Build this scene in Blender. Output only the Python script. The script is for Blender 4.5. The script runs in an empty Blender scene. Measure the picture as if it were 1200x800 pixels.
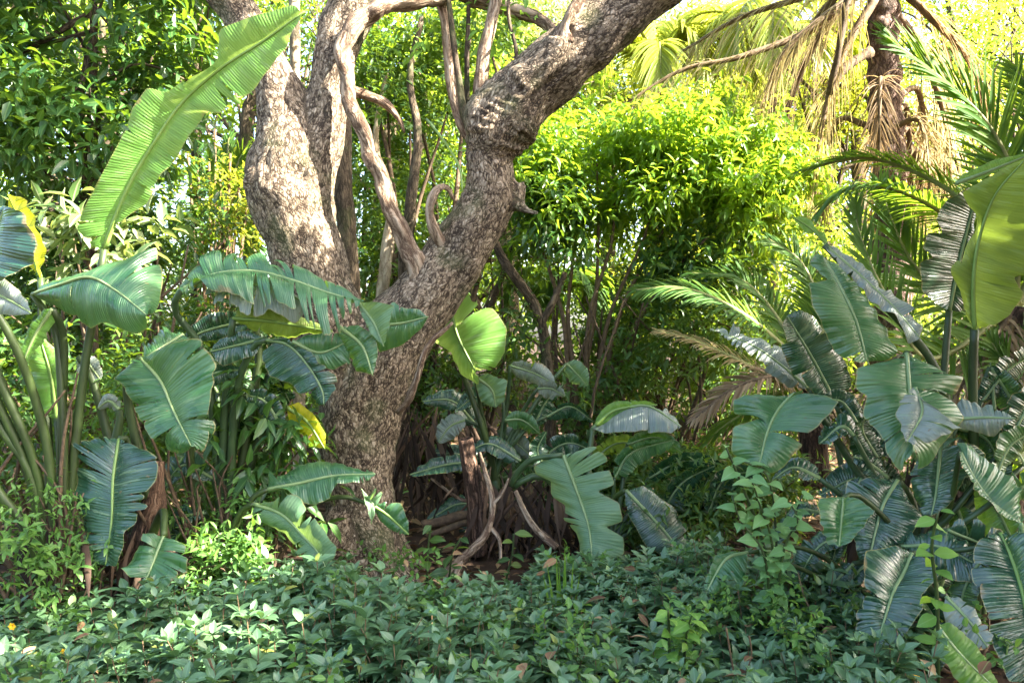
import bpy, math, random
import numpy as np
from mathutils import Vector, noise as mnoise

FOC = 942.0; CX, CY, CAMZ = 600.0, 400.0, 1.6
SC = bpy.context.scene
COL = SC.collection
SUN = np.array([0.76, -0.22, 0.61]); SUN /= np.linalg.norm(SUN)      # direction towards the sun

def P(x, y, Y):
    return np.array([(x-CX)/FOC*Y, Y, CAMZ-(y-CY)/FOC*Y])
def nz(v):
    return v/np.maximum(np.linalg.norm(v, axis=-1, keepdims=True), 1e-9)

# ------------------------------------------------------------------ objects
def tag(o, label=None, cat=None, group=None, kind=None):
    if label: o['label'] = label
    if cat: o['category'] = cat
    if group: o['group'] = group
    if kind: o['kind'] = kind
    return o
def thing(name, label, cat, loc=(0, 0, 0), group=None):
    o = bpy.data.objects.new(name, None); COL.objects.link(o)
    o.location = [float(c) for c in loc]; o.empty_display_size = .1
    return tag(o, label, cat, group)
def world_loc(o):
    v = Vector((0, 0, 0))
    while o is not None:
        v = v+o.location; o = o.parent
    return v
def build(name, V, faces, mat, parent=None, attrs=None, smooth=True, uv=None, loc=None):
    """faces: list of int arrays (n,3) / (n,4). Vertices are given in world space."""
    V = np.asarray(V, dtype=np.float32)
    me = bpy.data.meshes.new(name)
    base = np.array(world_loc(parent) if parent is not None else ((0, 0, 0) if loc is None else loc), dtype=np.float32)
    me.vertices.add(len(V)); me.vertices.foreach_set('co', (V-base).ravel())
    faces = [np.asarray(f, dtype=np.int32) for f in faces if len(f)]
    li = np.concatenate([f.ravel() for f in faces])
    tot = np.concatenate([np.full(len(f), f.shape[1], dtype=np.int32) for f in faces])
    st = np.concatenate([[0], np.cumsum(tot)[:-1]]).astype(np.int32)
    me.loops.add(len(li)); me.loops.foreach_set('vertex_index', li)
    me.polygons.add(len(tot)); me.polygons.foreach_set('loop_start', st); me.polygons.foreach_set('loop_total', tot)
    if smooth: me.polygons.foreach_set('use_smooth', np.ones(len(tot), dtype=bool))
    for k, a in (attrs or {}).items():
        a = np.asarray(a, dtype=np.float32)
        if a.ndim == 1:
            at = me.attributes.new(k, 'FLOAT', 'POINT'); at.data.foreach_set('value', a)
        else:
            at = me.attributes.new(k, 'FLOAT_VECTOR', 'POINT'); at.data.foreach_set('vector', a.ravel())
    me.update(calc_edges=True); me.validate()
    me.materials.append(mat)
    o = bpy.data.objects.new(name, me); COL.objects.link(o)
    if parent is not None: o.parent = parent
    elif loc is not None: o.location = [float(c) for c in loc]
    return o

# ------------------------------------------------------------------ materials
def nm(name):
    m = bpy.data.materials.new(name); m.use_nodes = True
    nt = m.node_tree; nt.nodes.clear()
    return m, nt, nt.nodes.new, nt.links.new
def ramp(nt, stops):
    r = nt.nodes.new('ShaderNodeValToRGB'); e = r.color_ramp.elements
    while len(e) < len(stops): e.new(.5)
    for k, (p, c) in enumerate(stops):
        e[k].position = p; e[k].color = (*c, 1)
    return r
def mth(nt, op, a=None, b=None, c=None):
    n = nt.nodes.new('ShaderNodeMath'); n.operation = op
    for i, v in enumerate((a, b, c)):
        if v is None: continue
        if isinstance(v, (int, float)): n.inputs[i].default_value = v
        else: nt.links.new(v, n.inputs[i])
    return n.outputs[0]
def attr(nt, name):
    n = nt.nodes.new('ShaderNodeAttribute'); n.attribute_name = name; return n
def leaf_mat(name, stops, trans=(.2, .35, .02), tf=.3, rough=.42, spec=.5, vein=(.2, .3, .1), vw=.08, vmix=.5):
    m, nt, N, L = nm(name)
    out = N('ShaderNodeOutputMaterial'); pb = N('ShaderNodeBsdfPrincipled'); tb = N('ShaderNodeBsdfTranslucent'); mx = N('ShaderNodeMixShader')
    r = ramp(nt, stops); L(attr(nt, 'rnd').outputs['Fac'], r.inputs[0])
    tc = N('ShaderNodeMix'); tc.data_type = 'RGBA'; tc.blend_type = 'MIX'
    lx = mth(nt, 'ABSOLUTE', attr(nt, 'lx').outputs['Fac'])
    f = mth(nt, 'MULTIPLY', mth(nt, 'LESS_THAN', lx, vw), vmix)
    L(f, tc.inputs[0]); L(r.outputs[0], tc.inputs[6]); tc.inputs[7].default_value = (*vein, 1)
    L(tc.outputs[2], pb.inputs['Base Color']); pb.inputs['Roughness'].default_value = rough; pb.inputs['Specular IOR Level'].default_value = spec
    # transmitted light: leaf colour pushed towards the given yellow green
    t2 = N('ShaderNodeMix'); t2.data_type = 'RGBA'; t2.inputs[0].default_value = .72
    L(r.outputs[0], t2.inputs[6]); t2.inputs[7].default_value = (*trans, 1)
    L(t2.outputs[2], tb.inputs['Color'])
    mx.inputs[0].default_value = tf
    L(pb.outputs[0], mx.inputs[1]); L(tb.outputs[0], mx.inputs[2]); L(mx.outputs[0], out.inputs[0])
    return m
def blade_mat(name, c1, c2, trans, tf, rough=.3, spec=.55, edge=(.22, .2, .07)):
    """large paddle leaf: fine side veins across the blade, 'va' = metres along the midrib, 'lx' = 0 at midrib 1 at margin"""
    m, nt, N, L = nm(name)
    out = N('ShaderNodeOutputMaterial'); pb = N('ShaderNodeBsdfPrincipled'); tb = N('ShaderNodeBsdfTranslucent'); mx = N('ShaderNodeMixShader')
    va = attr(nt, 'va').outputs['Fac']; lx = attr(nt, 'lx').outputs['Fac']; rnd = attr(nt, 'rnd').outputs['Fac']
    cmb = N('ShaderNodeCombineXYZ'); L(mth(nt, 'MULTIPLY', va, 48.), cmb.inputs[0]); L(mth(nt, 'MULTIPLY', lx, 1.3), cmb.inputs[1]); L(mth(nt, 'MULTIPLY', rnd, 40.), cmb.inputs[2])
    n1 = N('ShaderNodeTexNoise'); n1.inputs['Scale'].default_value = 1.; n1.inputs['Detail'].default_value = 3.; L(cmb.outputs[0], n1.inputs['Vector'])
    cm2 = N('ShaderNodeCombineXYZ'); L(mth(nt, 'MULTIPLY', va, 9.), cm2.inputs[0]); L(mth(nt, 'MULTIPLY', lx, 2.), cm2.inputs[1]); L(mth(nt, 'MULTIPLY', rnd, 17.), cm2.inputs[2])
    n2 = N('ShaderNodeTexNoise'); n2.inputs['Scale'].default_value = 1.; n2.inputs['Detail'].default_value = 2.; L(cm2.outputs[0], n2.inputs['Vector'])
    wv = mth(nt, 'SINE', mth(nt, 'MULTIPLY', va, 480.))
    mr = ramp(nt, [(.28, c1), (.72, c2)]); L(n2.outputs[0], mr.inputs[0])
    # fine pale veins
    thin = mth(nt, 'GREATER_THAN', n1.outputs[0], .62)
    cv = N('ShaderNodeMix'); cv.data_type = 'RGBA'; L(mth(nt, 'MULTIPLY', thin, .42), cv.inputs[0]); L(mr.outputs[0], cv.inputs[6]); cv.inputs[7].default_value = (.16, .24, .12, 1)
    # dry margin
    n3 = N('ShaderNodeTexNoise'); n3.inputs['Scale'].default_value = .5; L(cmb.outputs[0], n3.inputs['Vector'])
    em = mth(nt, 'GREATER_THAN', mth(nt, 'ADD', lx, mth(nt, 'MULTIPLY', n3.outputs[0], .05)), 1.002)
    ce = N('ShaderNodeMix'); ce.data_type = 'RGBA'; L(mth(nt, 'MULTIPLY', em, .75), ce.inputs[0]); L(cv.outputs[2], ce.inputs[6]); ce.inputs[7].default_value = (*edge, 1)
    n5 = N('ShaderNodeTexNoise'); n5.inputs['Scale'].default_value = 7.; n5.inputs['Detail'].default_value = 4.; gp = N('ShaderNodeNewGeometry'); L(gp.outputs['Position'], n5.inputs['Vector'])
    wear = ramp(nt, [(.0, (0, 0, 0)), (1., (1, 1, 1))]); L(mth(nt, 'MULTIPLY', mth(nt, 'SUBTRACT', mth(nt, 'ADD', lx, mth(nt, 'MULTIPLY', n5.outputs[0], 1.)), 1.56), 14.), wear.inputs[0])
    cw = N('ShaderNodeMix'); cw.data_type = 'RGBA'; L(mth(nt, 'MULTIPLY', wear.outputs[0], .8), cw.inputs[0]); L(ce.outputs[2], cw.inputs[6]); cw.inputs[7].default_value = (.16, .115, .05, 1); ce = cw
    # scattered brown specks
    geo = N('ShaderNodeNewGeometry'); n4 = N('ShaderNodeTexNoise'); n4.inputs['Scale'].default_value = 46.; n4.inputs['Detail'].default_value = 2.; L(geo.outputs['Position'], n4.inputs['Vector'])
    sp = mth(nt, 'GREATER_THAN', n4.outputs[0], .715)
    cs = N('ShaderNodeMix'); cs.data_type = 'RGBA'; L(mth(nt, 'MULTIPLY', sp, .7), cs.inputs[0]); L(ce.outputs[2], cs.inputs[6]); cs.inputs[7].default_value = (.13, .09, .04, 1)
    L(cs.outputs[2], pb.inputs['Base Color']); pb.inputs['Specular IOR Level'].default_value = spec
    L(mth(nt, 'ADD', mth(nt, 'MULTIPLY', n2.outputs[0], .18), rough-.09), pb.inputs['Roughness'])
    bp = N('ShaderNodeBump'); bp.inputs['Strength'].default_value = .7; bp.inputs['Distance'].default_value = .012
    L(mth(nt, 'ADD', mth(nt, 'MULTIPLY', n1.outputs[0], 1.), mth(nt, 'MULTIPLY', wv, mth(nt, 'MULTIPLY', n2.outputs[0], .17))), bp.inputs['Height']); L(bp.outputs[0], pb.inputs['Normal'])
    tr = N('ShaderNodeMix'); tr.data_type = 'RGBA'; tr.blend_type = 'MULTIPLY'; tr.inputs[0].default_value = .6
    tr.inputs[6].default_value = (*trans, 1); rr = ramp(nt, [(.35, (.55, .6, .4)), (.6, (1, 1, 1))]); L(n1.outputs[0], rr.inputs[0]); L(rr.outputs[0], tr.inputs[7])
    L(tr.outputs[2], tb.inputs['Color']); mx.inputs[0].default_value = tf
    L(pb.outputs[0], mx.inputs[1]); L(tb.outputs[0], mx.inputs[2]); L(mx.outputs[0], out.inputs[0])
    return m
def simple_mat(name, c1, c2, scale=8., rough=.7, spec=.3, bump=.3, stretch=(1, 1, 1), coord='Object'):
    m, nt, N, L = nm(name)
    out = N('ShaderNodeOutputMaterial'); pb = N('ShaderNodeBsdfPrincipled')
    tc = N('ShaderNodeTexCoord'); mp = N('ShaderNodeMapping'); mp.inputs['Scale'].default_value = stretch
    L(tc.outputs[coord], mp.inputs[0])
    n = N('ShaderNodeTexNoise'); n.inputs['Scale'].default_value = scale; n.inputs['Detail'].default_value = 6.; n.inputs['Roughness'].default_value = .65
    L(mp.outputs[0], n.inputs['Vector']); r = ramp(nt, [(.32, c1), (.68, c2)]); L(n.outputs[0], r.inputs[0])
    L(r.outputs[0], pb.inputs['Base Color']); pb.inputs['Roughness'].default_value = rough; pb.inputs['Specular IOR Level'].default_value = spec
    bp = N('ShaderNodeBump'); bp.inputs['Strength'].default_value = bump; bp.inputs['Distance'].default_value = .02; L(n.outputs[0], bp.inputs['Height']); L(bp.outputs[0], pb.inputs['Normal'])
    L(pb.outputs[0], out.inputs[0]); return m
def bark_mat(name, dark, mid, pale, cell=26., stretch=.42, moss=(.06, .085, .025), mossf=.4, bump=.8, dist=.013):
    """cracked plated bark in the limb's own straightened space (attribute 'bk')"""
    m, nt, N, L = nm(name)
    out = N('ShaderNodeOutputMaterial'); pb = N('ShaderNodeBsdfPrincipled')
    at = attr(nt, 'bk').outputs['Vector']
    wn = N('ShaderNodeTexNoise'); wn.inputs['Scale'].default_value = 9.; wn.inputs['Detail'].default_value = 4.; L(at, wn.inputs['Vector'])
    wa = N('ShaderNodeMix'); wa.data_type = 'VECTOR'; wa.inputs[0].default_value = .06; L(at, wa.inputs[4]); L(wn.outputs['Color'], wa.inputs[5])
    mp = N('ShaderNodeMapping'); mp.inputs['Scale'].default_value = (cell, cell, cell*stretch); L(wa.outputs[1], mp.inputs[0])
    v = N('ShaderNodeTexVoronoi'); v.feature = 'DISTANCE_TO_EDGE'; v.inputs['Scale'].default_value = 1.; L(mp.outputs[0], v.inputs['Vector'])
    vc = N('ShaderNodeTexVoronoi'); vc.feature = 'F1'; vc.inputs['Scale'].default_value = 1.; L(mp.outputs[0], vc.inputs['Vector'])
    n = N('ShaderNodeTexNoise'); n.inputs['Scale'].default_value = 60.; n.inputs['Detail'].default_value = 5.; n.inputs['Roughness'].default_value = .7; L(at, n.inputs['Vector'])
    big = N('ShaderNodeTexNoise'); big.inputs['Scale'].default_value = 3.2; big.inputs['Detail'].default_value = 4.; L(at, big.inputs['Vector'])
    mp2 = N('ShaderNodeMapping'); mp2.inputs['Scale'].default_value = (cell*.8, cell*.8, cell*.8*min(.45, stretch*.7)); L(wa.outputs[1], mp2.inputs[0])
    rn_ = N('ShaderNodeTexNoise'); rn_.inputs['Scale'].default_value = 1.; rn_.inputs['Detail'].default_value = 5.; rn_.inputs['Roughness'].default_value = .62; L(mp2.outputs[0], rn_.inputs['Vector'])
    fis = mth(nt, 'MINIMUM', mth(nt, 'MULTIPLY', mth(nt, 'ABSOLUTE', mth(nt, 'SUBTRACT', rn_.outputs[0], .5)), 12.), 1.)
    pl = mth(nt, 'MINIMUM', mth(nt, 'MULTIPLY', v.outputs['Distance'], 4.), 1.)
    h = mth(nt, 'MULTIPLY', mth(nt, 'POWER', fis, .7), mth(nt, 'ADD', mth(nt, 'MULTIPLY', pl, .75), .25))
    hh = mth(nt, 'ADD', h, mth(nt, 'MULTIPLY', n.outputs[0], .75))
    r = ramp(nt, [(.22, dark), (.52, mid), (.98, pale)])
    sepc = N('ShaderNodeSeparateColor'); L(vc.outputs['Color'], sepc.inputs[0])
    f = mth(nt, 'ADD', mth(nt, 'MULTIPLY', hh, .5), mth(nt, 'MULTIPLY', mth(nt, 'SUBTRACT', sepc.outputs[0], .5), .35))
    L(f, r.inputs[0])
    mo = ramp(nt, [(.54, (0, 0, 0)), (.66, (1, 1, 1))]); L(big.outputs[0], mo.inputs[0])
    cm = N('ShaderNodeMix'); cm.data_type = 'RGBA'; L(mth(nt, 'MULTIPLY', mo.outputs[0], mossf), cm.inputs[0]); L(r.outputs[0], cm.inputs[6]); cm.inputs[7].default_value = (*moss, 1)
    L(cm.outputs[2], pb.inputs['Base Color']); pb.inputs['Roughness'].default_value = .85; pb.inputs['Specular IOR Level'].default_value = .2
    bp = N('ShaderNodeBump'); bp.inputs['Strength'].default_value = bump; bp.inputs['Distance'].default_value = dist; L(hh, bp.inputs['Height']); L(bp.outputs[0], pb.inputs['Normal'])
    L(pb.outputs[0], out.inputs[0]); return m

M = {}
M['bark'] = bark_mat('cracked_bark', (.045, .031, .021), (.27, .205, .14), (.49, .41, .31), cell=48., stretch=.55)
M['bark_plate'] = M['bark']
M['dead'] = bark_mat('bare_dead_wood', (.09, .055, .035), (.3, .22, .15), (.46, .38, .29), cell=24., stretch=.16, mossf=.0, bump=.7, dist=.012)
M['slim'] = bark_mat('slim_trunk_bark', (.03, .022, .014), (.1, .073, .047), (.18, .14, .09), cell=30., stretch=.2, mossf=.4, bump=.6)
M['pale_trunk'] = bark_mat('pale_trunk_bark', (.2, .15, .1), (.4, .33, .24), (.55, .48, .38), cell=12., stretch=.3, mossf=.15, bump=.4)
M['palm_bark'] = bark_mat('palm_trunk_bark', (.06, .035, .025), (.19, .125, .1), (.3, .21, .17), cell=20., stretch=.5, mossf=.1, bump=1.)
M['twig'] = simple_mat('brown_twig', (.04, .025, .015), (.12, .08, .045), 30, .8)
M['stem_red'] = simple_mat('tan_stem', (.07, .043, .023), (.18, .12, .066), 20, .8)
M['petiole'] = simple_mat('green_leaf_stalk', (.012, .02, .006), (.045, .075, .016), 14, .5, .35, .1, (1, 1, .12))
M['petiole_dark'] = simple_mat('dark_leaf_stalk', (.02, .04, .015), (.05, .09, .03), 6, .45, .4, .05)
M['rib'] = simple_mat('pale_midrib', (.13, .19, .07), (.2, .27, .11), 9, .4, .45, .03)
M['rib_lime'] = simple_mat('lime_midrib', (.11, .19, .03), (.17, .26, .06), 9, .4, .45, .03)
M['sheath'] = bark_mat('brown_leaf_sheath', (.03, .018, .012), (.13, .075, .05), (.26, .17, .12), cell=34., stretch=.08, mossf=.1, bump=.8, dist=.015)
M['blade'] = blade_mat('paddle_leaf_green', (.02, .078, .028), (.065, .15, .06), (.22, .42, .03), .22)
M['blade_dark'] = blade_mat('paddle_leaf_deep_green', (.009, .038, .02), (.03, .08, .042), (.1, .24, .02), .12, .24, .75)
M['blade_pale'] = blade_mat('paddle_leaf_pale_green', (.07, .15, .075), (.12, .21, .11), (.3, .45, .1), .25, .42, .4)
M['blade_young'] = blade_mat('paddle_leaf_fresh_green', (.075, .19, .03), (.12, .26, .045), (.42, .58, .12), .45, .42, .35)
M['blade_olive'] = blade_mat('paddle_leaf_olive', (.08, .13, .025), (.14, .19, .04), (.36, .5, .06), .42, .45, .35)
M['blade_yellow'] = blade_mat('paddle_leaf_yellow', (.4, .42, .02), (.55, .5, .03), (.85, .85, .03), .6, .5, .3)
M['blade_grey'] = blade_mat('paddle_leaf_grey', (.12, .16, .13), (.2, .23, .19), (.25, .3, .12), .15, .36, .5)  # grey leaf colour, with the shine of edge-on leaves put into it
M['dry_leaf'] = blade_mat('dry_paddle_leaf', (.12, .065, .035), (.27, .17, .1), (.3, .18, .08), .15, .7, .2, (.3, .2, .12))
G = lambda *a: [(i/(len(a)-1), c) for i, c in enumerate(a)]
M['cover'] = leaf_mat('ground_cover_leaf', [(0, (.04, .098, .04)), (.5, (.08, .158, .07)), (.9, (.145, .225, .105)), (.96, (.19, .27, .08)), (1., (.3, .3, .05))], (.2, .38, .05), .2, .4, .6, (.16, .27, .16), .07, .55)
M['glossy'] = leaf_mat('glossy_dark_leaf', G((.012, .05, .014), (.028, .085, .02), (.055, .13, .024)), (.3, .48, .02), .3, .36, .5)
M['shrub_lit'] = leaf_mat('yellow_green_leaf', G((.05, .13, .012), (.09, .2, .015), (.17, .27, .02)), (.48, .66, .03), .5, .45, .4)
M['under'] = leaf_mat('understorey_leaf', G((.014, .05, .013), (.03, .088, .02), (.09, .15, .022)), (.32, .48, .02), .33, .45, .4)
M['varieg'] = leaf_mat('cream_mottled_leaf', G((.03, .085, .02), (.09, .15, .05), (.28, .3, .17)), (.5, .6, .1), .3, .4, .5, (.4, .42, .25), .12, .6)
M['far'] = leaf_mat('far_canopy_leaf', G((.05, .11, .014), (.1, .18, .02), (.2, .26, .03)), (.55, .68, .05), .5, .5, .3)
M['far_pale'] = leaf_mat('pale_canopy_leaf', G((.12, .16, .07), (.2, .24, .1), (.3, .32, .16)), (.6, .66, .2), .45, .5, .3)  # haze and glare of the far canopy put into a pale leaf colour
M['golden'] = leaf_mat('golden_leaf', G((.08, .13, .014), (.15, .19, .02), (.25, .24, .03)), (.6, .62, .04), .5, .5, .3)
M['creeper'] = leaf_mat('creeper_leaf', G((.035, .1, .022), (.065, .16, .03), (.12, .22, .045)), (.3, .5, .04), .3, .5, .35)
M['heart'] = leaf_mat('heart_leaf', G((.09, .2, .07), (.13, .26, .09), (.18, .32, .1)), (.35, .55, .08), .3, .5, .35, (.25, .36, .18), .06, .5)
M['lime'] = leaf_mat('lime_seedling_leaf', G((.08, .19, .03), (.12, .25, .04), (.17, .3, .05)), (.35, .55, .05), .35, .5, .35)
M['frond'] = leaf_mat('palm_leaflet', G((.025, .075, .018), (.05, .12, .025), (.1, .17, .035)), (.4, .58, .03), .35, .6, .15)
M['frond_blue'] = leaf_mat('blue_green_leaflet', G((.035, .075, .045), (.06, .11, .065), (.09, .15, .08)), (.3, .42, .08), .25, .4, .45)
M['frond_dead'] = leaf_mat('dead_leaflet', G((.13, .08, .045), (.25, .17, .1), (.36, .27, .17)), (.5, .34, .15), .3, .7, .2)
M['frond_lit'] = leaf_mat('sun_painted_leaflet', G((.1, .15, .02), (.18, .24, .03), (.28, .3, .06)), (.65, .7, .08), .5, .45, .4)  # brighter palm leaflet: sunlight and haze put into the colour
M['frond_straw'] = leaf_mat('straw_leaflet', G((.16, .13, .06), (.28, .22, .1), (.38, .31, .16)), (.62, .5, .22), .4, .7, .2)
M['litter'] = leaf_mat('fallen_leaf', G((.07, .035, .018), (.16, .085, .045), (.3, .19, .1)), (.25, .13, .05), .1, .8, .2)
M['dead_strip'] = leaf_mat('dry_strip', G((.015, .01, .007), (.042, .027, .019), (.12, .08, .055)), (.12, .07, .03), .06, .8, .15)
M['soil'] = simple_mat('forest_soil', (.02, .013, .008), (.06, .038, .025), 6, .95, .1, .8)
M['flower'] = leaf_mat('yellow_petal', G((.75, .4, .01), (.85, .5, .02)), (.9, .5, .02), .3, .6, .2)
M['rachis'] = simple_mat('frond_rib', (.12, .14, .04), (.24, .24, .08), 10, .5)

# ------------------------------------------------------------------ sun gaps: leaves left out of crowns so sun reaches chosen spots
SPOTS = []
def spot(x, y, Y, r): SPOTS.append((P(x, y, Y), r))
def sun_ok(p):
    ok = np.ones(len(p), bool)
    for c, r in SPOTS:
        d = p-c; al = d@SUN
        pr = np.linalg.norm(d-al[:, None]*SUN, axis=1)
        ok &= ~((al > .25) & (pr < r))
    return ok

# ------------------------------------------------------------------ shapes
def catmull(pts, n):
    pts = np.asarray(pts, float)
    if len(pts) == 2:
        t = np.linspace(0, 1, n)[:, None]; return pts[0]*(1-t)+pts[1]*t
    p = np.vstack([2*pts[0]-pts[1], pts, 2*pts[-1]-pts[-2]])
    d = np.linalg.norm(np.diff(pts[:, :3], axis=0), axis=1); cum = np.concatenate([[0], np.cumsum(d)]); cum /= cum[-1]
    out = []
    for t in np.linspace(0, 1, n):
        i = min(max(np.searchsorted(cum, t, 'right')-1, 0), len(pts)-2)
        u = (t-cum[i])/max(cum[i+1]-cum[i], 1e-9)
        a, b, c, e = p[i], p[i+1], p[i+2], p[i+3]
        out.append(.5*((2*b)+(-a+c)*u+(2*a-5*b+4*c-e)*u*u+(-a+3*b-3*c+e)*u**3))
    return np.array(out)
def polyline(pts, n):
    pts = np.asarray(pts, float)
    d = np.linalg.norm(np.diff(pts, axis=0), axis=1); cum = np.concatenate([[0], np.cumsum(d)]); cum /= cum[-1]
    t = np.linspace(0, 1, n)
    return np.stack([np.interp(t, cum, pts[:, k]) for k in range(pts.shape[1])], 1)
def tube_arrays(path, rad, sides=8, wob=0., seed=0, cap=True, bark=False, spacing=None):
    path = np.asarray(path, float); n = len(path); rad = np.broadcast_to(np.asarray(rad, float), (n,))
    T = nz(np.gradient(path, axis=0))
    ref = np.array([0., 1., 0.]) if abs(T[0][1]) < .8 else np.array([1., 0., 0.])
    U = np.zeros_like(path); u = nz(np.cross(T[0], ref)); 
    for i in range(n):
        u = nz(u-T[i]*(u@T[i])); U[i] = u
    W = np.cross(T, U)
    a = np.linspace(0, 2*np.pi, sides, endpoint=False)
    rng = np.random.default_rng(seed)
    s = np.concatenate([[0], np.cumsum(np.linalg.norm(np.diff(path, axis=0), axis=1))])
    rr = rad[:, None]*np.ones((1, sides))
    if wob:
        for k in range(5):
            rr *= 1+wob*.5*np.sin(a[None, :]*rng.integers(1, 4)+s[:, None]*rng.uniform(2, 22)+rng.uniform(0, 6)+1.5*np.sin(s[:, None]*rng.uniform(1, 9)))
    V = path[:, None]+U[:, None]*(np.cos(a)[None, :, None]*rr[..., None])+W[:, None]*(np.sin(a)[None, :, None]*rr[..., None])
    bk = np.stack([np.cos(a)[None]*rr, np.sin(a)[None]*rr, np.repeat(s[:, None], sides, 1)], -1)
    idx = np.arange(n*sides).reshape(n, sides)
    q = np.stack([idx[:-1], np.roll(idx, -1, 1)[:-1], np.roll(idx, -1, 1)[1:], idx[1:]], -1).reshape(-1, 4)
    V = V.reshape(-1, 3); bk = bk.reshape(-1, 3); tri = []
    if cap:
        V = np.vstack([V, path[:1], path[-1:]]); bk = np.vstack([bk, [[0, 0, 0]], [[0, 0, s[-1]]]])
        e0, e1 = len(V)-2, len(V)-1
        for j in range(sides):
            tri.append((e0, idx[0, (j+1) % sides], idx[0, j])); tri.append((e1, idx[-1, j], idx[-1, (j+1) % sides]))
    return V, q, np.array(tri, int).reshape(-1, 3), bk
class MB:
    def __init__(s): s.V, s.Q, s.T, s.A = [], [], [], {}; s.n = 0
    def add(s, V, q, t, **at):
        s.V.append(V)
        if len(q): s.Q.append(np.asarray(q)+s.n)
        if len(t): s.T.append(np.asarray(t)+s.n)
        for k, v in at.items(): s.A.setdefault(k, []).append(v)
        s.n += len(V)
    def tube(s, path, rad, sides=6, wob=0., seed=0, cap=True):
        V, q, t, bk = tube_arrays(path, rad, sides, wob, seed, cap); s.add(V, q, t, bk=bk+np.array([seed*3.1 % 7, 0, seed*1.7 % 5])); return s
    def build(s, name, mat, parent=None, smooth=True, loc=None):
        f = ([np.vstack(s.Q)] if s.Q else [])+([np.vstack(s.T)] if s.T else [])
        return build(name, np.vstack(s.V), f, mat, parent, {k: np.concatenate(v) for k, v in s.A.items()}, smooth, loc=loc)
def pxpath(pts, n=None):
    """[(x, y, Y, rpx)] -> world path, radii"""
    w = np.array([np.append(P(x, y, Y), r*Y/FOC) for x, y, Y, r in pts])
    if n: w = catmull(w, n)
    return w[:, :3], np.maximum(w[:, 3], .001)

# leaf templates: columns x (across, -1..1 of half width), y along 0..1, z
def template(kind):
    if kind == 'lance':
        c = [(0, 0, 0), (0, .3, .02), (0, .66, 0), (0, 1, -.1)]
        l = [(-.92, .3, .1), (-.72, .66, .06)]; r = [(.92, .3, .1), (.72, .66, .06)]
    elif kind == 'oval':
        rows = [(.1, .42, .03), (.3, .95, .08), (.52, 1., .08), (.76, .62, .03)]
        c = [(0, 0, 0)]+[(0, t, -.03*t*t) for t, _, _ in rows]+[(0, 1, -.14)]
        l = [(-w_, t, z-.06*t*t) for t, w_, z in rows]; r = [(w_, t, z-.06*t*t) for t, w_, z in rows]
        V = np.array(c+l+r, float); q, t = [], [(0, 1, 6), (4, 5, 9), (0, 10, 1), (4, 13, 5)]
        for k in range(3): q += [(1+k, 2+k, 7+k, 6+k), (1+k, 10+k, 11+k, 2+k)]
        return V, np.array(q), np.array(t)
    elif kind == 'cordate':
        rows = [(-.1, .55, .0), (.02, .95, .06), (.25, 1., .09), (.5, .78, .07), (.75, .4, .03)]
        c = [(0, .04, 0), (0, .1, 0), (0, .25, 0), (0, .5, -.02), (0, .75, -.06), (0, 1, -.16)]
        l = [(-w_, t, z-.06*t*t) for t, w_, z in rows]; r = [(w_, t, z-.06*t*t) for t, w_, z in rows]
        V = np.array(c+l+r, float); q, t = [], [(0, 1, 6), (4, 5, 10), (0, 11, 1), (4, 15, 5)]
        q = [(1, 2, 8, 7), (2, 3, 9, 8), (3, 4, 10, 9), (1, 12, 13, 2), (2, 13, 14, 3), (3, 14, 15, 4)]; t += [(1, 7, 6), (1, 11, 12)]
        return V, np.array(q), np.array(t)
    elif kind == 'heart':
        c = [(0, .08, 0), (0, .3, .0), (0, .66, 0), (0, 1, -.14)]
        l = [(-1, .16, .08), (-.78, .6, .06)]; r = [(1, .16, .08), (.78, .6, .06)]
    elif kind == 'simple':
        V = np.array([(0, 0, 0), (-1, .45, .1), (1, .45, .1), (0, 1, -.08)], float); return V, np.zeros((0, 4), int), np.array([(0, 3, 1), (0, 2, 3)])
    V = np.array(c+l+r, float)   # c0 c1 c2 c3 l1 l2 r1 r2 -> 0..7
    q = np.array([(1, 2, 5, 4), (1, 6, 7, 2)]); t = np.array([(0, 1, 4), (2, 3, 5), (0, 6, 1), (2, 7, 3)])
    return V, q, t
TPL = {k: template(k) for k in ('lance', 'heart', 'simple', 'oval', 'cordate')}
def leaves_arrays(pos, axis, nrm, Ln, Wd, rnd, kind='lance'):
    V0, q, t = TPL[kind]; k = len(V0); N = len(pos)
    axis = nz(axis); side = nz(np.cross(axis, nrm)); nn = np.cross(side, axis)
    V = pos[:, None]+side[:, None]*(V0[None, :, 0, None]*Wd[:, None, None]*.5)+axis[:, None]*(V0[None, :, 1, None]*Ln[:, None, None])+nn[:, None]*(V0[None, :, 2, None]*Ln[:, None, None])
    off = (np.arange(N)*k)[:, None, None]
    Q = (q[None]+off).reshape(-1, 4) if len(q) else np.zeros((0, 4), int)
    T = (t[None]+off).reshape(-1, 3)
    return V.reshape(-1, 3), Q, T, np.repeat(rnd, k), np.tile(V0[:, 0], N)
def leaves_obj(name, pos, axis, nrm, Ln, Wd, rnd, mat, parent=None, kind='lance', loc=None):
    V, Q, T, rr, lx = leaves_arrays(pos, axis, nrm, Ln, Wd, rnd, kind)
    return build(name, V, [Q, T], mat, parent, {'rnd': rr, 'lx': lx}, smooth=(kind != 'simple'), loc=loc)
def lfnoise(p, f, seed):
    r = np.random.default_rng(seed); o = np.zeros(len(p))
    for _ in range(7):
        k = r.normal(size=3)*f; o += np.sin(p@k+r.uniform(0, 6.28))
    return o/2.2
def E(x, y, Y, rx, ry, rd):      # ellipsoid by picture position: centre, half sizes in pixels, half depth in metres
    s = Y/FOC; return (P(x, y, Y), np.array([rx*s, rd, ry*s]))
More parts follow.
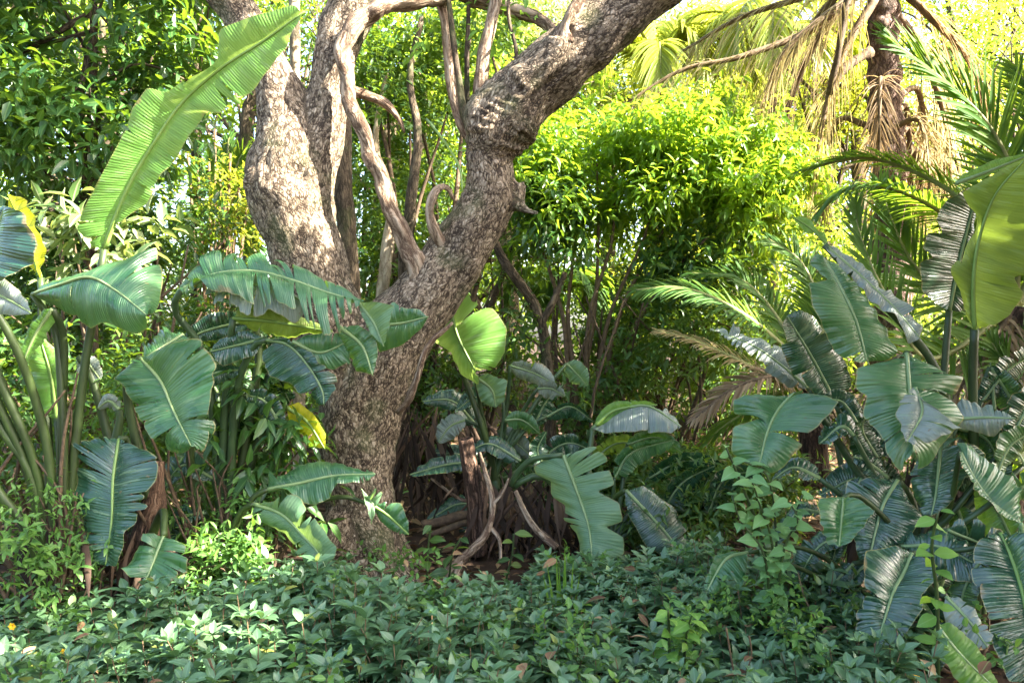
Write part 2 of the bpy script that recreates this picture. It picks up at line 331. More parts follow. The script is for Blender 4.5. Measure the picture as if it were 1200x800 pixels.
def foliage_arrays(ells, n, per, Ln, seed, asp=.36, tl=.35, thr=-.25, f=2.2, shell=.45, droop=.25, kind='lance', up=.35, zmin=.05, gaps=True):
    r = np.random.default_rng(seed)
    vol = np.array([np.prod(e[1])**.75 for e in ells]); vol /= vol.sum()
    wh = r.choice(len(ells), n, p=vol)
    C = np.array([e[0] for e in ells])[wh]; R = np.array([e[1] for e in ells])[wh]
    u = nz(r.normal(size=(n, 3))); rad = r.random(n)**shell
    pos = C+u*R*rad[:, None]
    keep = lfnoise(pos, f, seed+5) > thr
    keep &= pos[:, 2] > zmin
    pos, u = pos[keep], u[keep]; n = len(pos)
    d = nz(u*.7+r.normal(size=(n, 3))*.55+np.array([0, 0, up]))
    tr = r.random(n)
    a = nz(np.cross(d, r.normal(size=(n, 3)))); b = np.cross(d, a)
    tls = tl*r.uniform(.6, 1.3, n)
    j = np.arange(per); ang = j*2.4
    fr = (j+.6)/per
    lp = pos[:, None]+d[:, None]*(tls[:, None, None]*fr[None, :, None])
    sd = a[:, None]*np.cos(ang)[None, :, None]+b[:, None]*np.sin(ang)[None, :, None]
    ax = nz(d[:, None]*(.35+.5*fr[None, :, None])+sd*.9+r.normal(size=(n, per, 3))*.2+np.array([0, 0, -droop]))
    nr = np.array([0, 0, 1.])+r.normal(size=(n, per, 3))*.45+d[:, None]*.3
    Lx = Ln*r.uniform(.6, 1.25, (n, per)); rn = np.clip(.55*tr[:, None]+.45*r.random((n, per)), 0, 1)
    lp, ax, nr, Lx, rn = lp.reshape(-1, 3), ax.reshape(-1, 3), nr.reshape(-1, 3), Lx.ravel(), rn.ravel()
    if gaps:
        ok = sun_ok(lp); lp, ax, nr, Lx, rn = lp[ok], ax[ok], nr[ok], Lx[ok], rn[ok]
    ok = lp[:, 2] > zmin*.5; lp, ax, nr, Lx, rn = lp[ok], ax[ok], nr[ok], Lx[ok], rn[ok]
    return lp, ax, nr, Lx, Lx*asp*r.uniform(.8, 1.2, len(Lx)), rn, (pos, d, tls)
def bush(name, label, cat, base, ells, n, per, Ln, mat, seed, stems=None, stem_mat='twig', group=None, leafname='crown', stemname='stem', twigs=True, **kw):
    root = thing(name, label, cat, base, group)
    kind = kw.get('kind', 'lance'); kw.setdefault('gaps', False)
    lp, ax, nr, Lx, Wd, rn, (tp, td, tt) = foliage_arrays(ells, n, per, Ln, seed, **kw)
    leaves_obj(leafname, lp, ax, nr, Lx, Wd, rn, M[mat], root, kind)
    rng = np.random.default_rng(seed+77)
    if stems:
        for k, s in enumerate(stems):
            path, rad = pxpath(s, 18); MB().tube(path, rad, 8, .08, seed+k).build(stemname, M[stem_mat], root)
    elif twigs:
        mb = MB(); b = np.asarray(base, float)
        for i, (c, rr) in enumerate(ells):
            for q in range(3):
                tgt = c+rng.normal(size=3)*rr*.45; mid = (b+tgt)/2+rng.normal(size=3)*.12*np.linalg.norm(tgt-b); mid[2] = max(mid[2], .1)
                d = np.linalg.norm(tgt-b); r0 = .008+.008*d
                pth = catmull([b+rng.normal(size=3)*[.06, .06, 0], mid, tgt], 12); mb.tube(pth, np.linspace(r0, r0*.3, 12), 6, .08, q)
        mb.build(stemname, M[stem_mat], root)
    return root

# ------------------------------------------------------------------ big paddle leaves
def blade(parent, mid, S1=None, S2=None, Y=4.2, d1=0., d2=0., w=None, tears=5, seed=1, mat='blade', rib='rib', open_=False, bulge=.02, stalk=None, stalk_mat='petiole', ripple=.008, ribw=2.6, sr=(7, 4), gap=.2):
    rng = np.random.default_rng(seed*7+3)
    Ya, Yb = (Y, Y) if np.isscalar(Y) else (Y[0], Y[-1])
    N = 121
    mp = np.array(mid, float); mc = catmull(mp, N); t = np.linspace(0, 1, N)
    Ym = np.interp(t, np.linspace(0, 1, 2 if np.isscalar(Y) else len(Y)), [Ya, Yb] if np.isscalar(Y) or len(Y) == 2 else Y)
    M3 = np.array([P(a, b, c) for (a, b), c in zip(mc, Ym)])
    if S1 is None or S2 is None:
        tan = nz(np.gradient(mc, axis=0)); per = np.stack([tan[:, 1], -tan[:, 0]], 1)
        prof = np.clip(np.sin(np.pi*np.clip(t, 0, 1)**.8), 0, 1)**.55
        w1, w2 = (w, w) if np.isscalar(w) else w
        A1 = mc+per*(prof*w1)[:, None]; A2 = mc-per*(prof*w2)[:, None]
    if S1 is not None: A1 = polyline(S1 if open_ else [mid[0]]+list(S1)+[mid[-1]], N)
    if S2 is not None: A2 = polyline(S2 if open_ else [mid[0]]+list(S2)+[mid[-1]], N)
    def soften(A):
        B = A.copy()
        for _ in range(2): B[1:-1] = (B[:-2]+2*B[1:-1]+B[2:])/4
        return B
    va_len = np.concatenate([[0], np.cumsum(np.linalg.norm(np.diff(M3, axis=0), axis=1))])
    mb = MB(); rn = rng.random()
    env = np.sin(np.pi*np.clip(t, .03, .97))**.5
    for A, dd, sg in ((soften(A1), d1, 1), (soften(A2), d2, -1)):
        Am = np.array([P(a, b, c+dd*e) for (a, b), c, e in zip(A, Ym, env)])
        nt_ = max(0, int(tears)); cuts = np.cumsum(rng.exponential(1., nt_+1)**1.7); cuts = .05+.92*cuts[:-1]/max(cuts[-1], 1e-6)
        cuts = np.concatenate([[0], cuts, [1]])
        cuts = cuts[np.concatenate([[True], np.diff(cuts) > .02])]
        if cuts[-1] < 1: cuts = np.append(cuts, 1.)
        nrmv = nz(np.cross(np.gradient(M3, axis=0), Am-M3+1e-6))
        if nrmv[:, 1].mean() > 0: nrmv = -nrmv            # towards the viewer's side
        ph = rng.uniform(0, 6, 4); fq = [rng.uniform(14, 36), rng.uniform(38, 85), rng.uniform(7, 16)]
        for a, b in zip(cuts[:-1], cuts[1:]):
            nc = max(4, int((b-a)*70)); u = np.linspace(0, 1, nc); rows = 9; s = np.linspace(0, 1, rows)
            s0 = rng.uniform(.15, .8) if nt_ else 1.; g = gap*rng.uniform(.4, 2.) if nt_ else 0.
            if nt_ and rng.random() < .3: s0 = .06; g *= 2.2; b_l = 1
            sc = 1-rng.random()**2*.16*(1 if nt_ else 0); lift = rng.normal()*.022*(1 if nt_ else .3); slide = rng.normal()*.02*(1 if nt_ else 0)
            grid = np.zeros((nc, rows, 3)); VA = np.zeros((nc, rows)); LX = np.zeros((nc, rows))
            for jj in range(rows):
                k = max(0., (s[jj]-s0)/(1-s0+1e-6)) if s0 < 1 else 0.
                uu = .5+(u-.5)*(1-min(.6, g*.02/(b-a)*4)*k)
                tt = a+(b-a)*uu+slide*k*(b-a)
                tt = np.clip(tt, 0, 1)
                fx = tt*(N-1)
                def samp(X): return np.stack([np.interp(fx, np.arange(N), X[:, c]) for c in range(3)], 1)
                m_, e_, n_ = samp(M3), samp(Am), samp(nrmv)
                rnd_c = 1-.05*np.abs(2*u-1)**8*(1 if nt_ else 0)
                sv = s[jj]*sc*rnd_c
                p = m_+(e_-m_)*sv[:, None]
                wl = np.linalg.norm(e_-m_, axis=1)
                p += n_*(bulge*4*s[jj]*(1-s[jj])*np.minimum(1, wl/.15)+lift*s[jj]**2*np.minimum(1, wl/.1)
                         + ripple*s[jj]*np.minimum(1, wl/.1)*(np.sin(tt*fq[0]+ph[0]+2*np.sin(tt*fq[2]))+.5*np.sin(tt*fq[1]+ph[1]+3*np.sin(tt*fq[2]*.7+ph[3]))+1.1*np.sin(tt*fq[2]+ph[2]+s[jj])))[:, None]
                p[:, 2] += .004*np.sin(u*9+ph[3])*s[jj]
                grid[:, jj] = p; VA[:, jj] = np.interp(fx, np.arange(N), va_len)+0*sg; LX[:, jj] = s[jj]
            idx = np.arange(nc*rows).reshape(nc, rows)
            q = np.stack([idx[:-1, :-1], idx[1:, :-1], idx[1:, 1:], idx[:-1, 1:]], -1).reshape(-1, 4)
            if sg < 0: q = q[:, ::-1]
            mb.add(grid.reshape(-1, 3), q, [], va=VA.ravel(), lx=LX.ravel(), rnd=np.full(nc*rows, (rn+.13*rng.random()) % 1.))
    o = mb.build('leaf', M[mat], parent)
    s_ = Ym.mean()/FOC
    nv = np.array([0, -1., 0])
    MB().tube(M3[::4]+nv*ribw*s_*.25, np.linspace(ribw*s_, ribw*s_*.3, len(M3[::4])), 6).build('midrib', M[rib], o)
    if stalk is not None:
        pts = [np.append(P(x, y, Yv), 0) for x, y, Yv in stalk]+[np.append(M3[0], 0)]
        path = catmull(np.array(pts)[:, :3], 22)
        MB().tube(path, np.linspace(sr[0]*s_, sr[1]*s_, 22), 8).build('petiole', M[stalk_mat], o)
    return o

def frond(parent, pts, n=46, ll=70, seed=1, mat='frond', a0=60, a1=25, droop=.25, lift=.35, wd=.028, rmat='rachis', rr=(5, 1.5), normal=None, prof=.6, name='frond', jit=.08, skip=0.):
    """pinnate palm leaf; pts = [(x, y, Y)] from the stalk to the tip, ll = longest leaflet in pixels"""
    rng = np.random.default_rng(seed)
    path = catmull(np.array([P(*p) for p in pts]), 40)
    T = nz(np.gradient(path, axis=0)); s_ = np.mean([p[2] for p in pts])/FOC
    up = np.array(normal if normal is not None else (0, 0, 1.), float)
    fr = np.linspace(.1, .995, n); mb = MB()
    for sg in (-1, 1):
        for k, f in enumerate(fr):
            if rng.random() < skip: continue
            x = f*39; i = int(min(38, x)); p = path[i]+(path[i+1]-path[i])*(x-i); tg = T[i]
            side = nz(np.cross(tg, up)); nn = np.cross(side, tg)
            a = math.radians(a0+(a1-a0)*f)+rng.normal()*jit
            d = nz(tg*math.cos(a)+sg*side*math.sin(a)+nn*(lift*math.sin(a)+rng.normal()*jit))
            Lk = ll*s_*(.35+.65*math.sin(math.pi*min(1, (f*.9+.12)))**prof)*rng.uniform(.88, 1.08)
            m = 6; ss = np.linspace(0, 1, m)
            c = p+d*(ss[:, None]*Lk)+np.array([0, 0, -1.])*(droop*Lk*ss[:, None]**2)
            wv = nz(np.cross(d, nn)); ww = wd*.5*np.array([.6, 1, 1, .85, .5, .04])
            V = np.concatenate([c-wv*ww[:, None]+nn*ww[:, None]*.5, c, c+wv*ww[:, None]+nn*ww[:, None]*.5])
            I = np.arange(18).reshape(3, m)
            q = np.concatenate([np.stack([I[j, :-1], I[j, 1:], I[j+1, 1:], I[j+1, :-1]], -1) for j in (0, 1)])
            mb.add(V, q, [], rnd=np.full(18, np.clip(rng.normal(.5, .25), 0, 1)), lx=np.repeat([1., .3, 1.], m))
    o = mb.build(name, M[mat], parent)
    MB().tube(path, np.linspace(rr[0]*s_, rr[1]*s_, 40), 6).build('rachis', M[rmat], o)
    return o

# ------------------------------------------------------------------ spots chosen to be sunlit through the cut gaps
for a in [(330, 110, 5.5, .22), (370, 120, 5.5, .3), (360, 190, 5.5, .3), (375, 240, 5.5, .25), (385, 290, 5.5, .2), (395, 60, 5.5, .2), (330, 190, 5.5, .15), (410, 100, 5.35, .14), (440, 200, 5.35, .14), (470, 290, 5.4, .1), (415, 40, 5.35, .16),
          (255, 90, 4.15, .3), (200, 150, 4.2, .3), (150, 220, 4.25, .26), (320, 40, 4.1, .25),
          (60, 270, 5.6, .35), (120, 290, 5.6, .4), (180, 280, 5.6, .4), (200, 340, 5.6, .3), (230, 220, 8, .8), (270, 210, 8, .7), (120, 150, 6.4, .3), (40, 60, 6.4, .25), (220, 60, 6.5, .4),
          (435, 585, 4.75, .2), (365, 500, 4.9, .14), (270, 640, 4.35, .3), (320, 655, 4.3, .25), (235, 775, 3.35, .24), (205, 765, 3.4, .2), (20, 775, 3.4, .15), (100, 790, 3.3, .12), (25, 400, 4.5, .2), (285, 455, 4.9, .12), (15, 250, 4.7, .15), (350, 550, 4.6, .07), (345, 630, 4.6, .08),
          (550, 385, 6, .17), (565, 400, 6, .16), (760, 190, 8, 1.), (690, 170, 8, .8), (830, 230, 8, .8), (700, 260, 8, .6), (650, 130, 8.3, .7), (680, 560, 5.2, .09), (650, 440, 6.6, .14), (730, 480, 6.8, .18),
          (1160, 290, 4.2, .22), (1120, 100, 5, .35), (1060, 60, 5, .25), (1160, 150, 5, .3), (1030, 320, 5, .14), (975, 300, 4.1, .1), (880, 360, 6.6, .3), (800, 345, 6.6, .3), (850, 290, 8.5, .5), (880, 460, 8, .4), (900, 550, 6.4, .25),
          (1037, 60, 8, .5), (1037, 150, 8, .4), (1090, 120, 8, .5), (900, 60, 10, 1.6), (1000, 250, 9, .8), (930, 230, 10, 1.), (640, 60, 5.3, .12), (700, 20, 5.3, .1), (450, 320, 7.4, .12), (560, 60, 5.6, .12), (545, 215, 5.5, .08), (480, 120, 10, 1.), (620, 250, 9.5, .8), (560, 300, 8.5, .4)]:
    spot(*a)
fr_ = np.random.default_rng(44)
for k in range(26):
    spot(fr_.choice([fr_.uniform(0, 420), fr_.uniform(0, 1050)]), fr_.uniform(695, 800), 3.6+fr_.uniform(-.3, .6), fr_.uniform(.05, .12))

# ------------------------------------------------------------------ the setting
def terrain():
    n = 90
    xs = np.sign(np.linspace(-1, 1, n))*np.abs(np.linspace(-1, 1, n))**2.6*250
    ys = np.concatenate([-np.linspace(1, 0, 16)**2*60, np.linspace(.3, 16, 60), 16+np.linspace(.02, 1, 20)**2*260])
    X, Y = np.meshgrid(xs, ys, indexing='ij')
    Z = ground_z(X, Y)
    idx = np.arange(X.size).reshape(X.shape)
    q = np.stack([idx[:-1, :-1], idx[1:, :-1], idx[1:, 1:], idx[:-1, 1:]], -1).reshape(-1, 4)
    tag(build('ground', np.stack([X, Y, Z], -1).reshape(-1, 3), [q], M['soil']), kind='structure')
def ground_z(X, Y):
    near = np.exp(-(X/9)**2)*np.exp(-((Y-5)/8)**2)
    return .05*np.sin(X*1.3+.5)*np.sin(Y*1.1)*near+.06*np.clip(Y-6.5, 0, 12)
terrain()
def gz(x, y): return float(ground_z(np.array(x), np.array(y)))

def ground_cover():
    r = np.random.default_rng(11)
    n = 4700
    x = r.uniform(-4.2, 4.4, n); y = r.uniform(2.2, 5.6, n)
    edge = 4.9+.22*np.sin(x*1.7+1)+.15*np.sin(x*4.1)-.5*np.clip((-x-1.5), 0, 1)-.45*np.clip((x-1.1), 0, 1.2)
    edge = edge-.22*np.exp(-((x+.6)/.7)**2)+.55*np.exp(-((x-1.3)/.8)**2)
    k = (y < edge+r.normal(size=n)*.08) & ((x < .5*y+r.normal(size=n)*.1) | (y > 4.3)); x, y = x[k], y[k]; n = len(x)
    h = .29+.05*np.sin(x*2.3+y)+.045*np.sin(y*3.7-x*1.9)+.03*np.sin(x*7+y*5)+r.normal(size=n)*.035
    h = np.clip(h-.18*np.clip((y-(edge[k]-.35))/.35, 0, 1), .06, .5)
    lean = r.normal(size=(n, 2))*.2; psz = np.clip(np.exp(r.normal(size=n)*.2), .6, 1.4); h = h*np.clip(.75+.25*psz+r.normal(size=n)*.08, .5, 1.5)
    out = []
    tiers = 4
    for tier in range(tiers):
        f = 1-tier*.17
        per = 6 if tier else 5
        for j in range(per):
            ang = j*2*np.pi/per+tier*.7+r.uniform(0, .6, n)+r.random(n)*.4+x*20
            el = (.5-.22*tier)+r.normal(size=n)*.24
            if j == 0 and tier == 0: el = el+.5
            d = np.stack([np.cos(ang)*np.cos(el), np.sin(ang)*np.cos(el), np.sin(el)], 1)+np.append(lean, np.zeros((n, 1)), 1)[:, :3]*.8
            pos = np.stack([x+lean[:, 0]*h*f, y+lean[:, 1]*h*f, ground_z(x, y)+h*f], 1)
            L = psz*(.066+.018*tier/3)*r.uniform(.7, 1.25, n)*(.75 if j == 0 and tier == 0 else 1)
            nr = np.stack([-np.cos(ang)*np.sin(el), -np.sin(ang)*np.sin(el), np.cos(el)], 1)+r.normal(size=(n, 3))*.22
            rn = np.clip(r.normal(.42-.1*tier, .17, n)+.12*np.sin(x*3)*np.sin(y*4), 0, 1)
            rn = np.where(r.random(n) < .022, r.uniform(.95, 1., n), np.minimum(rn, .93))
            out.append((pos, d, nr, L, L*.42*r.uniform(.85, 1.15, n), rn))
    cat = [np.concatenate([o[i] for o in out]) for i in range(6)]
    o = leaves_obj('ground_cover', *cat, M['cover'], None, 'oval')
    tag(o, 'low blue green leafy ground cover carpeting the front of the clearing', 'ground cover', kind='stuff')
    mb = MB()
    V, Q, T = [], [], []
    sel = np.arange(0, n)
    a = np.stack([x, y, ground_z(x, y)], 1); b = np.stack([x+lean[:, 0]*h, y+lean[:, 1]*h, ground_z(x, y)+h], 1)
    w = .0025
    Vv = np.concatenate([a+[w, 0, 0], a+[-w*.5, w, 0], a+[-w*.5, -w, 0], b+[w, 0, 0], b+[-w*.5, w, 0], b+[-w*.5, -w, 0]])
    i = np.arange(n); q = np.concatenate([np.stack([i+n*c, i+n*((c+1) % 3), i+n*(3+(c+1) % 3), i+n*(3+c)], 1) for c in range(3)])
    st = build('stem', Vv, [q], M['stem_red'], o); st['kind'] = 'stuff'
ground_cover()

def litter():
    r = np.random.default_rng(5); n = 9000
    x = r.uniform(-5, 6, n); y = r.uniform(2.5, 11, n)
    pos = np.stack([x, y, ground_z(x, y)+r.random(n)**2*.05+.004], 1)
    ang = r.uniform(0, 6.28, n); ax = np.stack([np.cos(ang), np.sin(ang), r.normal(size=n)*.2], 1)
    nr = np.array([0, 0, 1.])+r.normal(size=(n, 3))*.4
    L = r.uniform(.05, .16, n)
    tag(leaves_obj('leaf_litter', pos, ax, nr, L, L*.35, r.random(n), M['litter']), 'brown fallen leaves lying on the soil behind the ground cover', 'leaf litter', kind='stuff')
litter()
def mixed_herbs():
    r = np.random.default_rng(19); e = []
    for q in range(46):
        x = r.uniform(-3., 2.3); y = r.uniform(2.7, 5.0); e.append((np.array([x, y, .27+r.uniform(-.03, .05)]), np.array([.14, .14, .06])))
    a = foliage_arrays(e, 420, 7, .048, 20, tl=.12, thr=-2, asp=.5, droop=.2, gaps=False)
    tag(leaves_obj('mixed_herbs', *a[:6], M['creeper'], None, 'oval'), 'finer yellow green weeds growing up through the ground cover', 'weeds', kind='stuff')
    n = 150; x = r.uniform(-3.2, 2.4, n); y = r.uniform(2.6, 5., n); an = r.uniform(0, 6.28, n); L = r.uniform(.05, .12, n)
    tag(leaves_obj('dry_leaves', np.stack([x, y, r.uniform(.24, .34, n)], 1), np.stack([np.cos(an), np.sin(an), r.normal(size=n)*.3], 1), np.array([0, 0, 1.])+r.normal(size=(n, 3))*.4, L, L*.4, r.random(n), M['litter'], None, 'oval'), 'brown dry leaves caught on top of the ground cover', 'dry leaves', kind='stuff')
mixed_herbs()

# ------------------------------------------------------------------ the forked tree
def remesh_limbs(limbs, voxel, name):
    """limbs: list of px paths. One continuous surface with bark relief and a straightened bark space"""
    mb = MB(); paths = []
    for k, (pts, n) in enumerate(limbs):
        path, rad = pxpath(pts, n); paths.append((path, rad)); mb.tube(path, rad, 20, .05, k)
    tmp = mb.build('tmp', M['bark'])
    md = tmp.modifiers.new('r', 'REMESH'); md.mode = 'VOXEL'; md.voxel_size = voxel
    sm = tmp.modifiers.new('s', 'SMOOTH'); sm.iterations = 7; sm.factor = .5
    dg = bpy.context.evaluated_depsgraph_get(); dg.update()
    me = bpy.data.meshes.new_from_object(tmp.evaluated_get(dg))
    nv = len(me.vertices); co = np.zeros(nv*3, np.float32); me.vertices.foreach_get('co', co); co = co.reshape(-1, 3).astype(float)
    no = np.zeros(nv*3, np.float32); me.vertices.foreach_get('normal', no); no = no.reshape(-1, 3)
    nf = len(me.polygons); lt = np.zeros(nf, np.int32); me.polygons.foreach_get('loop_total', lt)
    lv = np.zeros(lt.sum(), np.int32); me.loops.foreach_get('vertex_index', lv)
    quads = lv.reshape(-1, 4) if (lt == 4).all() else None
    bpy.data.objects.remove(tmp)
    # straightened bark coordinates from the nearest limb
    best = np.full(nv, 1e9); bk = np.zeros((nv, 3))
    for k, (path, rad) in enumerate(paths):
        s = np.concatenate([[0], np.cumsum(np.linalg.norm(np.diff(path, axis=0), axis=1))])
        T = nz(np.gradient(path, axis=0)); u = nz(np.cross(T[0], [0, 1., .01])); U = []
        for i in range(len(path)):
            u = nz(u-T[i]*(u@T[i])); U.append(u)
        U = np.array(U); W = np.cross(T, U)
        for c0 in range(0, nv, 20000):
            c = co[c0:c0+20000]
            d = np.linalg.norm(c[:, None]-path[None], axis=2); i = d.argmin(1)
            q = d[np.arange(len(c)), i]/rad[i]; v = c-path[i]
            b = np.stack([(v*U[i]).sum(1), (v*W[i]).sum(1), s[i]+(v*T[i]).sum(1)], 1)+np.array([k*3.3, k*1.1, k*7.7])
            m = q < best[c0:c0+20000]
            best[c0:c0+20000][m] = q[m]; bk[c0:c0+20000][m] = b[m]
    disp = np.zeros(nv)
    for i in range(nv):
        b = bk[i]
        p = Vector((b[0]*11, b[1]*11, b[2]*3.2))
        disp[i] = mnoise.ridged_multi_fractal(p, 1., 2.1, 3, .9, 2.)*.011+mnoise.noise(Vector((b[0]*4, b[1]*4, b[2]*4)))*.014
    kp, kr = paths[0]; ks = np.concatenate([[0], np.cumsum(np.linalg.norm(np.diff(kp, axis=0), axis=1))])
    kink = P(580, 152, 5.45); ik = np.linalg.norm(kp-kink, axis=1).argmin()
    ds = bk[:, 2]-ks[ik]; on = np.exp(-(ds/.3)**2)*(np.linalg.norm(co-kink, axis=1) < .8)
    disp += on*.007*np.sin(ds*95+4.*np.sin(bk[:, 0]*11+1)+3.*np.sin(bk[:, 1]*17)+5*np.sin(ds*7))*(.5+.5*np.sin(bk[:, 0]*23+ds*11))*1.6
    co2 = co+no*(disp-.012)[:, None]
    return co2, quads, bk
T_ROOT = thing('forked_tree', 'large rough barked tree that forks low into two thick limbs', 'tree', P(425, 668, 5.6))
def main_tree():
    A = 5.55
    limbs = [
        ([(424, 690, A, 62), (424, 655, A, 52), (424, 600, A, 41), (418, 545, A, 45), (421, 490, A, 49), (436, 440, A, 52), (455, 405, A, 48), (480, 370, A, 42), (508, 335, A, 38), (536, 295, A, 36), (562, 255, A-.03, 34), (573, 228, A-.05, 32), (574, 204, A-.08, 28), (573, 184, A-.09, 27), (578, 166, A-.1, 38), (584, 148, A-.1, 45), (598, 126, A-.11, 42), (620, 104, A-.12, 39), (652, 77, A-.15, 39), (700, 38, A-.2, 36), (755, -8, A-.25, 34), (830, -70, A-.3, 31), (930, -150, A-.3, 26), (1020, -260, A-.2, 19), (1080, -400, A, 10)], 190),
        ([(425, 500, A, 42), (412, 450, A, 44), (396, 400, A-.02, 43), (376, 345, A-.04, 40), (358, 290, A-.05, 43), (343, 245, A-.05, 47), (335, 210, A-.05, 47), (340, 175, A-.05, 44), (336, 140, A-.05, 34), (325, 100, A-.05, 27), (306, 60, A, 24), (282, 18, A+.05, 23), (245, -30, A+.1, 22), (180, -110, A+.2, 18), (120, -220, A+.3, 12)], 110),
        ([(352, 235, A-.05, 38), (365, 190, A-.05, 33), (378, 150, A-.05, 28), (386, 105, A-.05, 25), (394, 60, A-.03, 25), (408, 15, A, 29), (425, -30, A, 27), (440, -110, A+.1, 20), (430, -220, A+.2, 12)], 70),
        ([(318, 205, A-.15, 26), (297, 212, A-.18, 20), (288, 211, A-.18, 12)], 10),
        ([(430, 610, A-.1, 30), (446, 645, A-.22, 16), (462, 668, A-.28, 12), (485, 684, A-.32, 9), (520, 700, A-.35, 6)], 24),
        ([(405, 610, A-.1, 30), (392, 645, A-.2, 20), (372, 675, A-.25, 10), (345, 695, A-.25, 6)], 20),
        ([(440, 620, A+.05, 30), (468, 650, A+.05, 18), (495, 672, A+.05, 8)], 16),
        ([(612, 100, A-.25, 25), (650, 62, A-.33, 18), (657, 45, A-.35, 17)], 10),
        ([(598, 225, A-.05, 20), (612, 244, A-.1, 7), (632, 251, A-.15, 4)], 10),
    ]
    V, q, bk = remesh_limbs(limbs, .016, 'trunk')
    build('trunk', V, [q], M['bark'], T_ROOT, {'bk': bk})
    # bare grey branch arching down between the forks
    p, r = pxpath([(672, 62, A, 7), (642, 30, A+.2, 8), (610, 18, A+.25, 9), (570, 5, A+.2, 10), (535, -6, A+.1, 11), (495, -1, A-.1, 11), (450, 12, A-.2, 12), (418, 32, A-.26, 12), (404, 58, A-.28, 11), (408, 100, A-.28, 9), (424, 152, A-.27, 9), (444, 205, A-.24, 10), (464, 262, A-.2, 11), (486, 304, A-.15, 14), (492, 325, A-.1, 14)], 150)
    jr = np.random.default_rng(2); jt = np.cumsum(jr.normal(size=(150, 3)), 0); jt -= np.linspace(0, 1, 150)[:, None]*jt[-1]; p = p+jt*.0022
    MB().tube(p, r*.9, 18, .24, 3).build('dead_branch', M['dead'], T_ROOT)
    for pts, k in [([(660, 50, A-.36, 11), (662, 30, A-.38, 8), (675, 5, A-.4, 7), (700, -40, A-.4, 6)], 1),
                   ([(524, 300, A-.1, 8), (509, 270, A-.2, 6), (503, 246, A-.24, 5.5), (509, 226, A-.25, 5), (519, 219, A-.24, 4.5), (526, 222, A-.22, 3.5), (531, 234, A-.2, 1.5)], 2),
                   ([(395, 95, A+.1, 6), (428, 112, A+.1, 6), (452, 122, A+.1, 5), (468, 140, A+.1, 3), (474, 156, A+.12, 1)], 3),
                   ([(466, 484, A-.3, 4), (479, 468, A-.34, 4), (490, 440, A-.36, 4), (502, 405, A-.34, 3), (530, 378, A-.25, 2)], 4)]:
        p, r = pxpath(pts, 24); MB().tube(p, r*(1+.1*np.sin(np.arange(24)*.8+k)), 9, .25, k).build('branch', M['dead'], T_ROOT)
    # grey upright shoots on the right limb
    for k, pts in enumerate([[(560, 172, A+.05, 8), (540, 140, A+.08, 8), (530, 100, A+.1, 7), (524, 40, A+.1, 6.5), (514, -10, A+.1, 6), (500, -80, A+.1, 5)],
                             [(562, 125, A+.05, 9), (566, 70, A+.05, 8), (576, 25, A+.05, 7), (585, -20, A+.05, 7), (600, -100, A+.1, 6)],
                             [(560, 165, A, 5), (545, 140, A, 5), (537, 90, A, 4), (530, 40, A, 3.5), (524, -20, A, 3)],
                             [(548, 130, A+.15, 3), (547, 70, A+.15, 3), (549, 20, A+.15, 2.5), (548, -40, A+.15, 2.5)],
                             [(602, 100, A, 3), (605, 60, A, 2.5), (596, 20, A, 2), (598, -30, A, 2)]]):
        p, r = pxpath(pts, 26); MB().tube(p, r, 8, .08, 20+k).build('shoot', M['slim' if k > 1 else 'dead'], T_ROOT)
    # thin vine line
    p, r = pxpath([(500, 140, A+.2, 1.5), (520, 165, A-.1, 1.5), (538, 195, A-.25, 1.5), (542, 225, A-.3, 1.2)], 20); MB().tube(p, r, 5).build('vine', M['rib_lime'], T_ROOT)
    # small leaves on the shoots, and the crown above
    ells = [E(540, 40, A+.2, 70, 60, .2), E(600, 45, A+.1, 40, 45, .2)]
    a = foliage_arrays(ells, 34, 5, .1, 4, tl=.12, thr=-2, droop=.5, gaps=False)
    leaves_obj('shoot_leaves', *a[:6], M['lime'], T_ROOT)
    ells = [(np.array([-2.9, 6.2, 6.1]), np.array([1.5, 1.5, 1.])), (np.array([-1., 6.4, 6.6]), np.array([1.6, 1.6, 1.1])), (np.array([1., 5.6, 6.3]), np.array([1.6, 1.5, 1.])), (np.array([2.8, 5.6, 6.4]), np.array([1.5, 1.6, 1.]))]
    a = foliage_arrays(ells, 5200, 7, .13, 8, tl=.35, thr=-.35)
    leaves_obj('crown', *a[:6], M['under'], T_ROOT)
main_tree()

# ------------------------------------------------------------------ paddle leaved plants
def strel(label, base, cat='plant'):
    return thing('paddle_leaf_plant', label, cat, base)
def sheath_stem(root, pts, sides=12, wob=.12, mat='sheath', name='stem', n=24, seed=2):
    p, r = pxpath(pts, n); MB().tube(p, r, sides, wob, seed).build(name, M[mat], root)

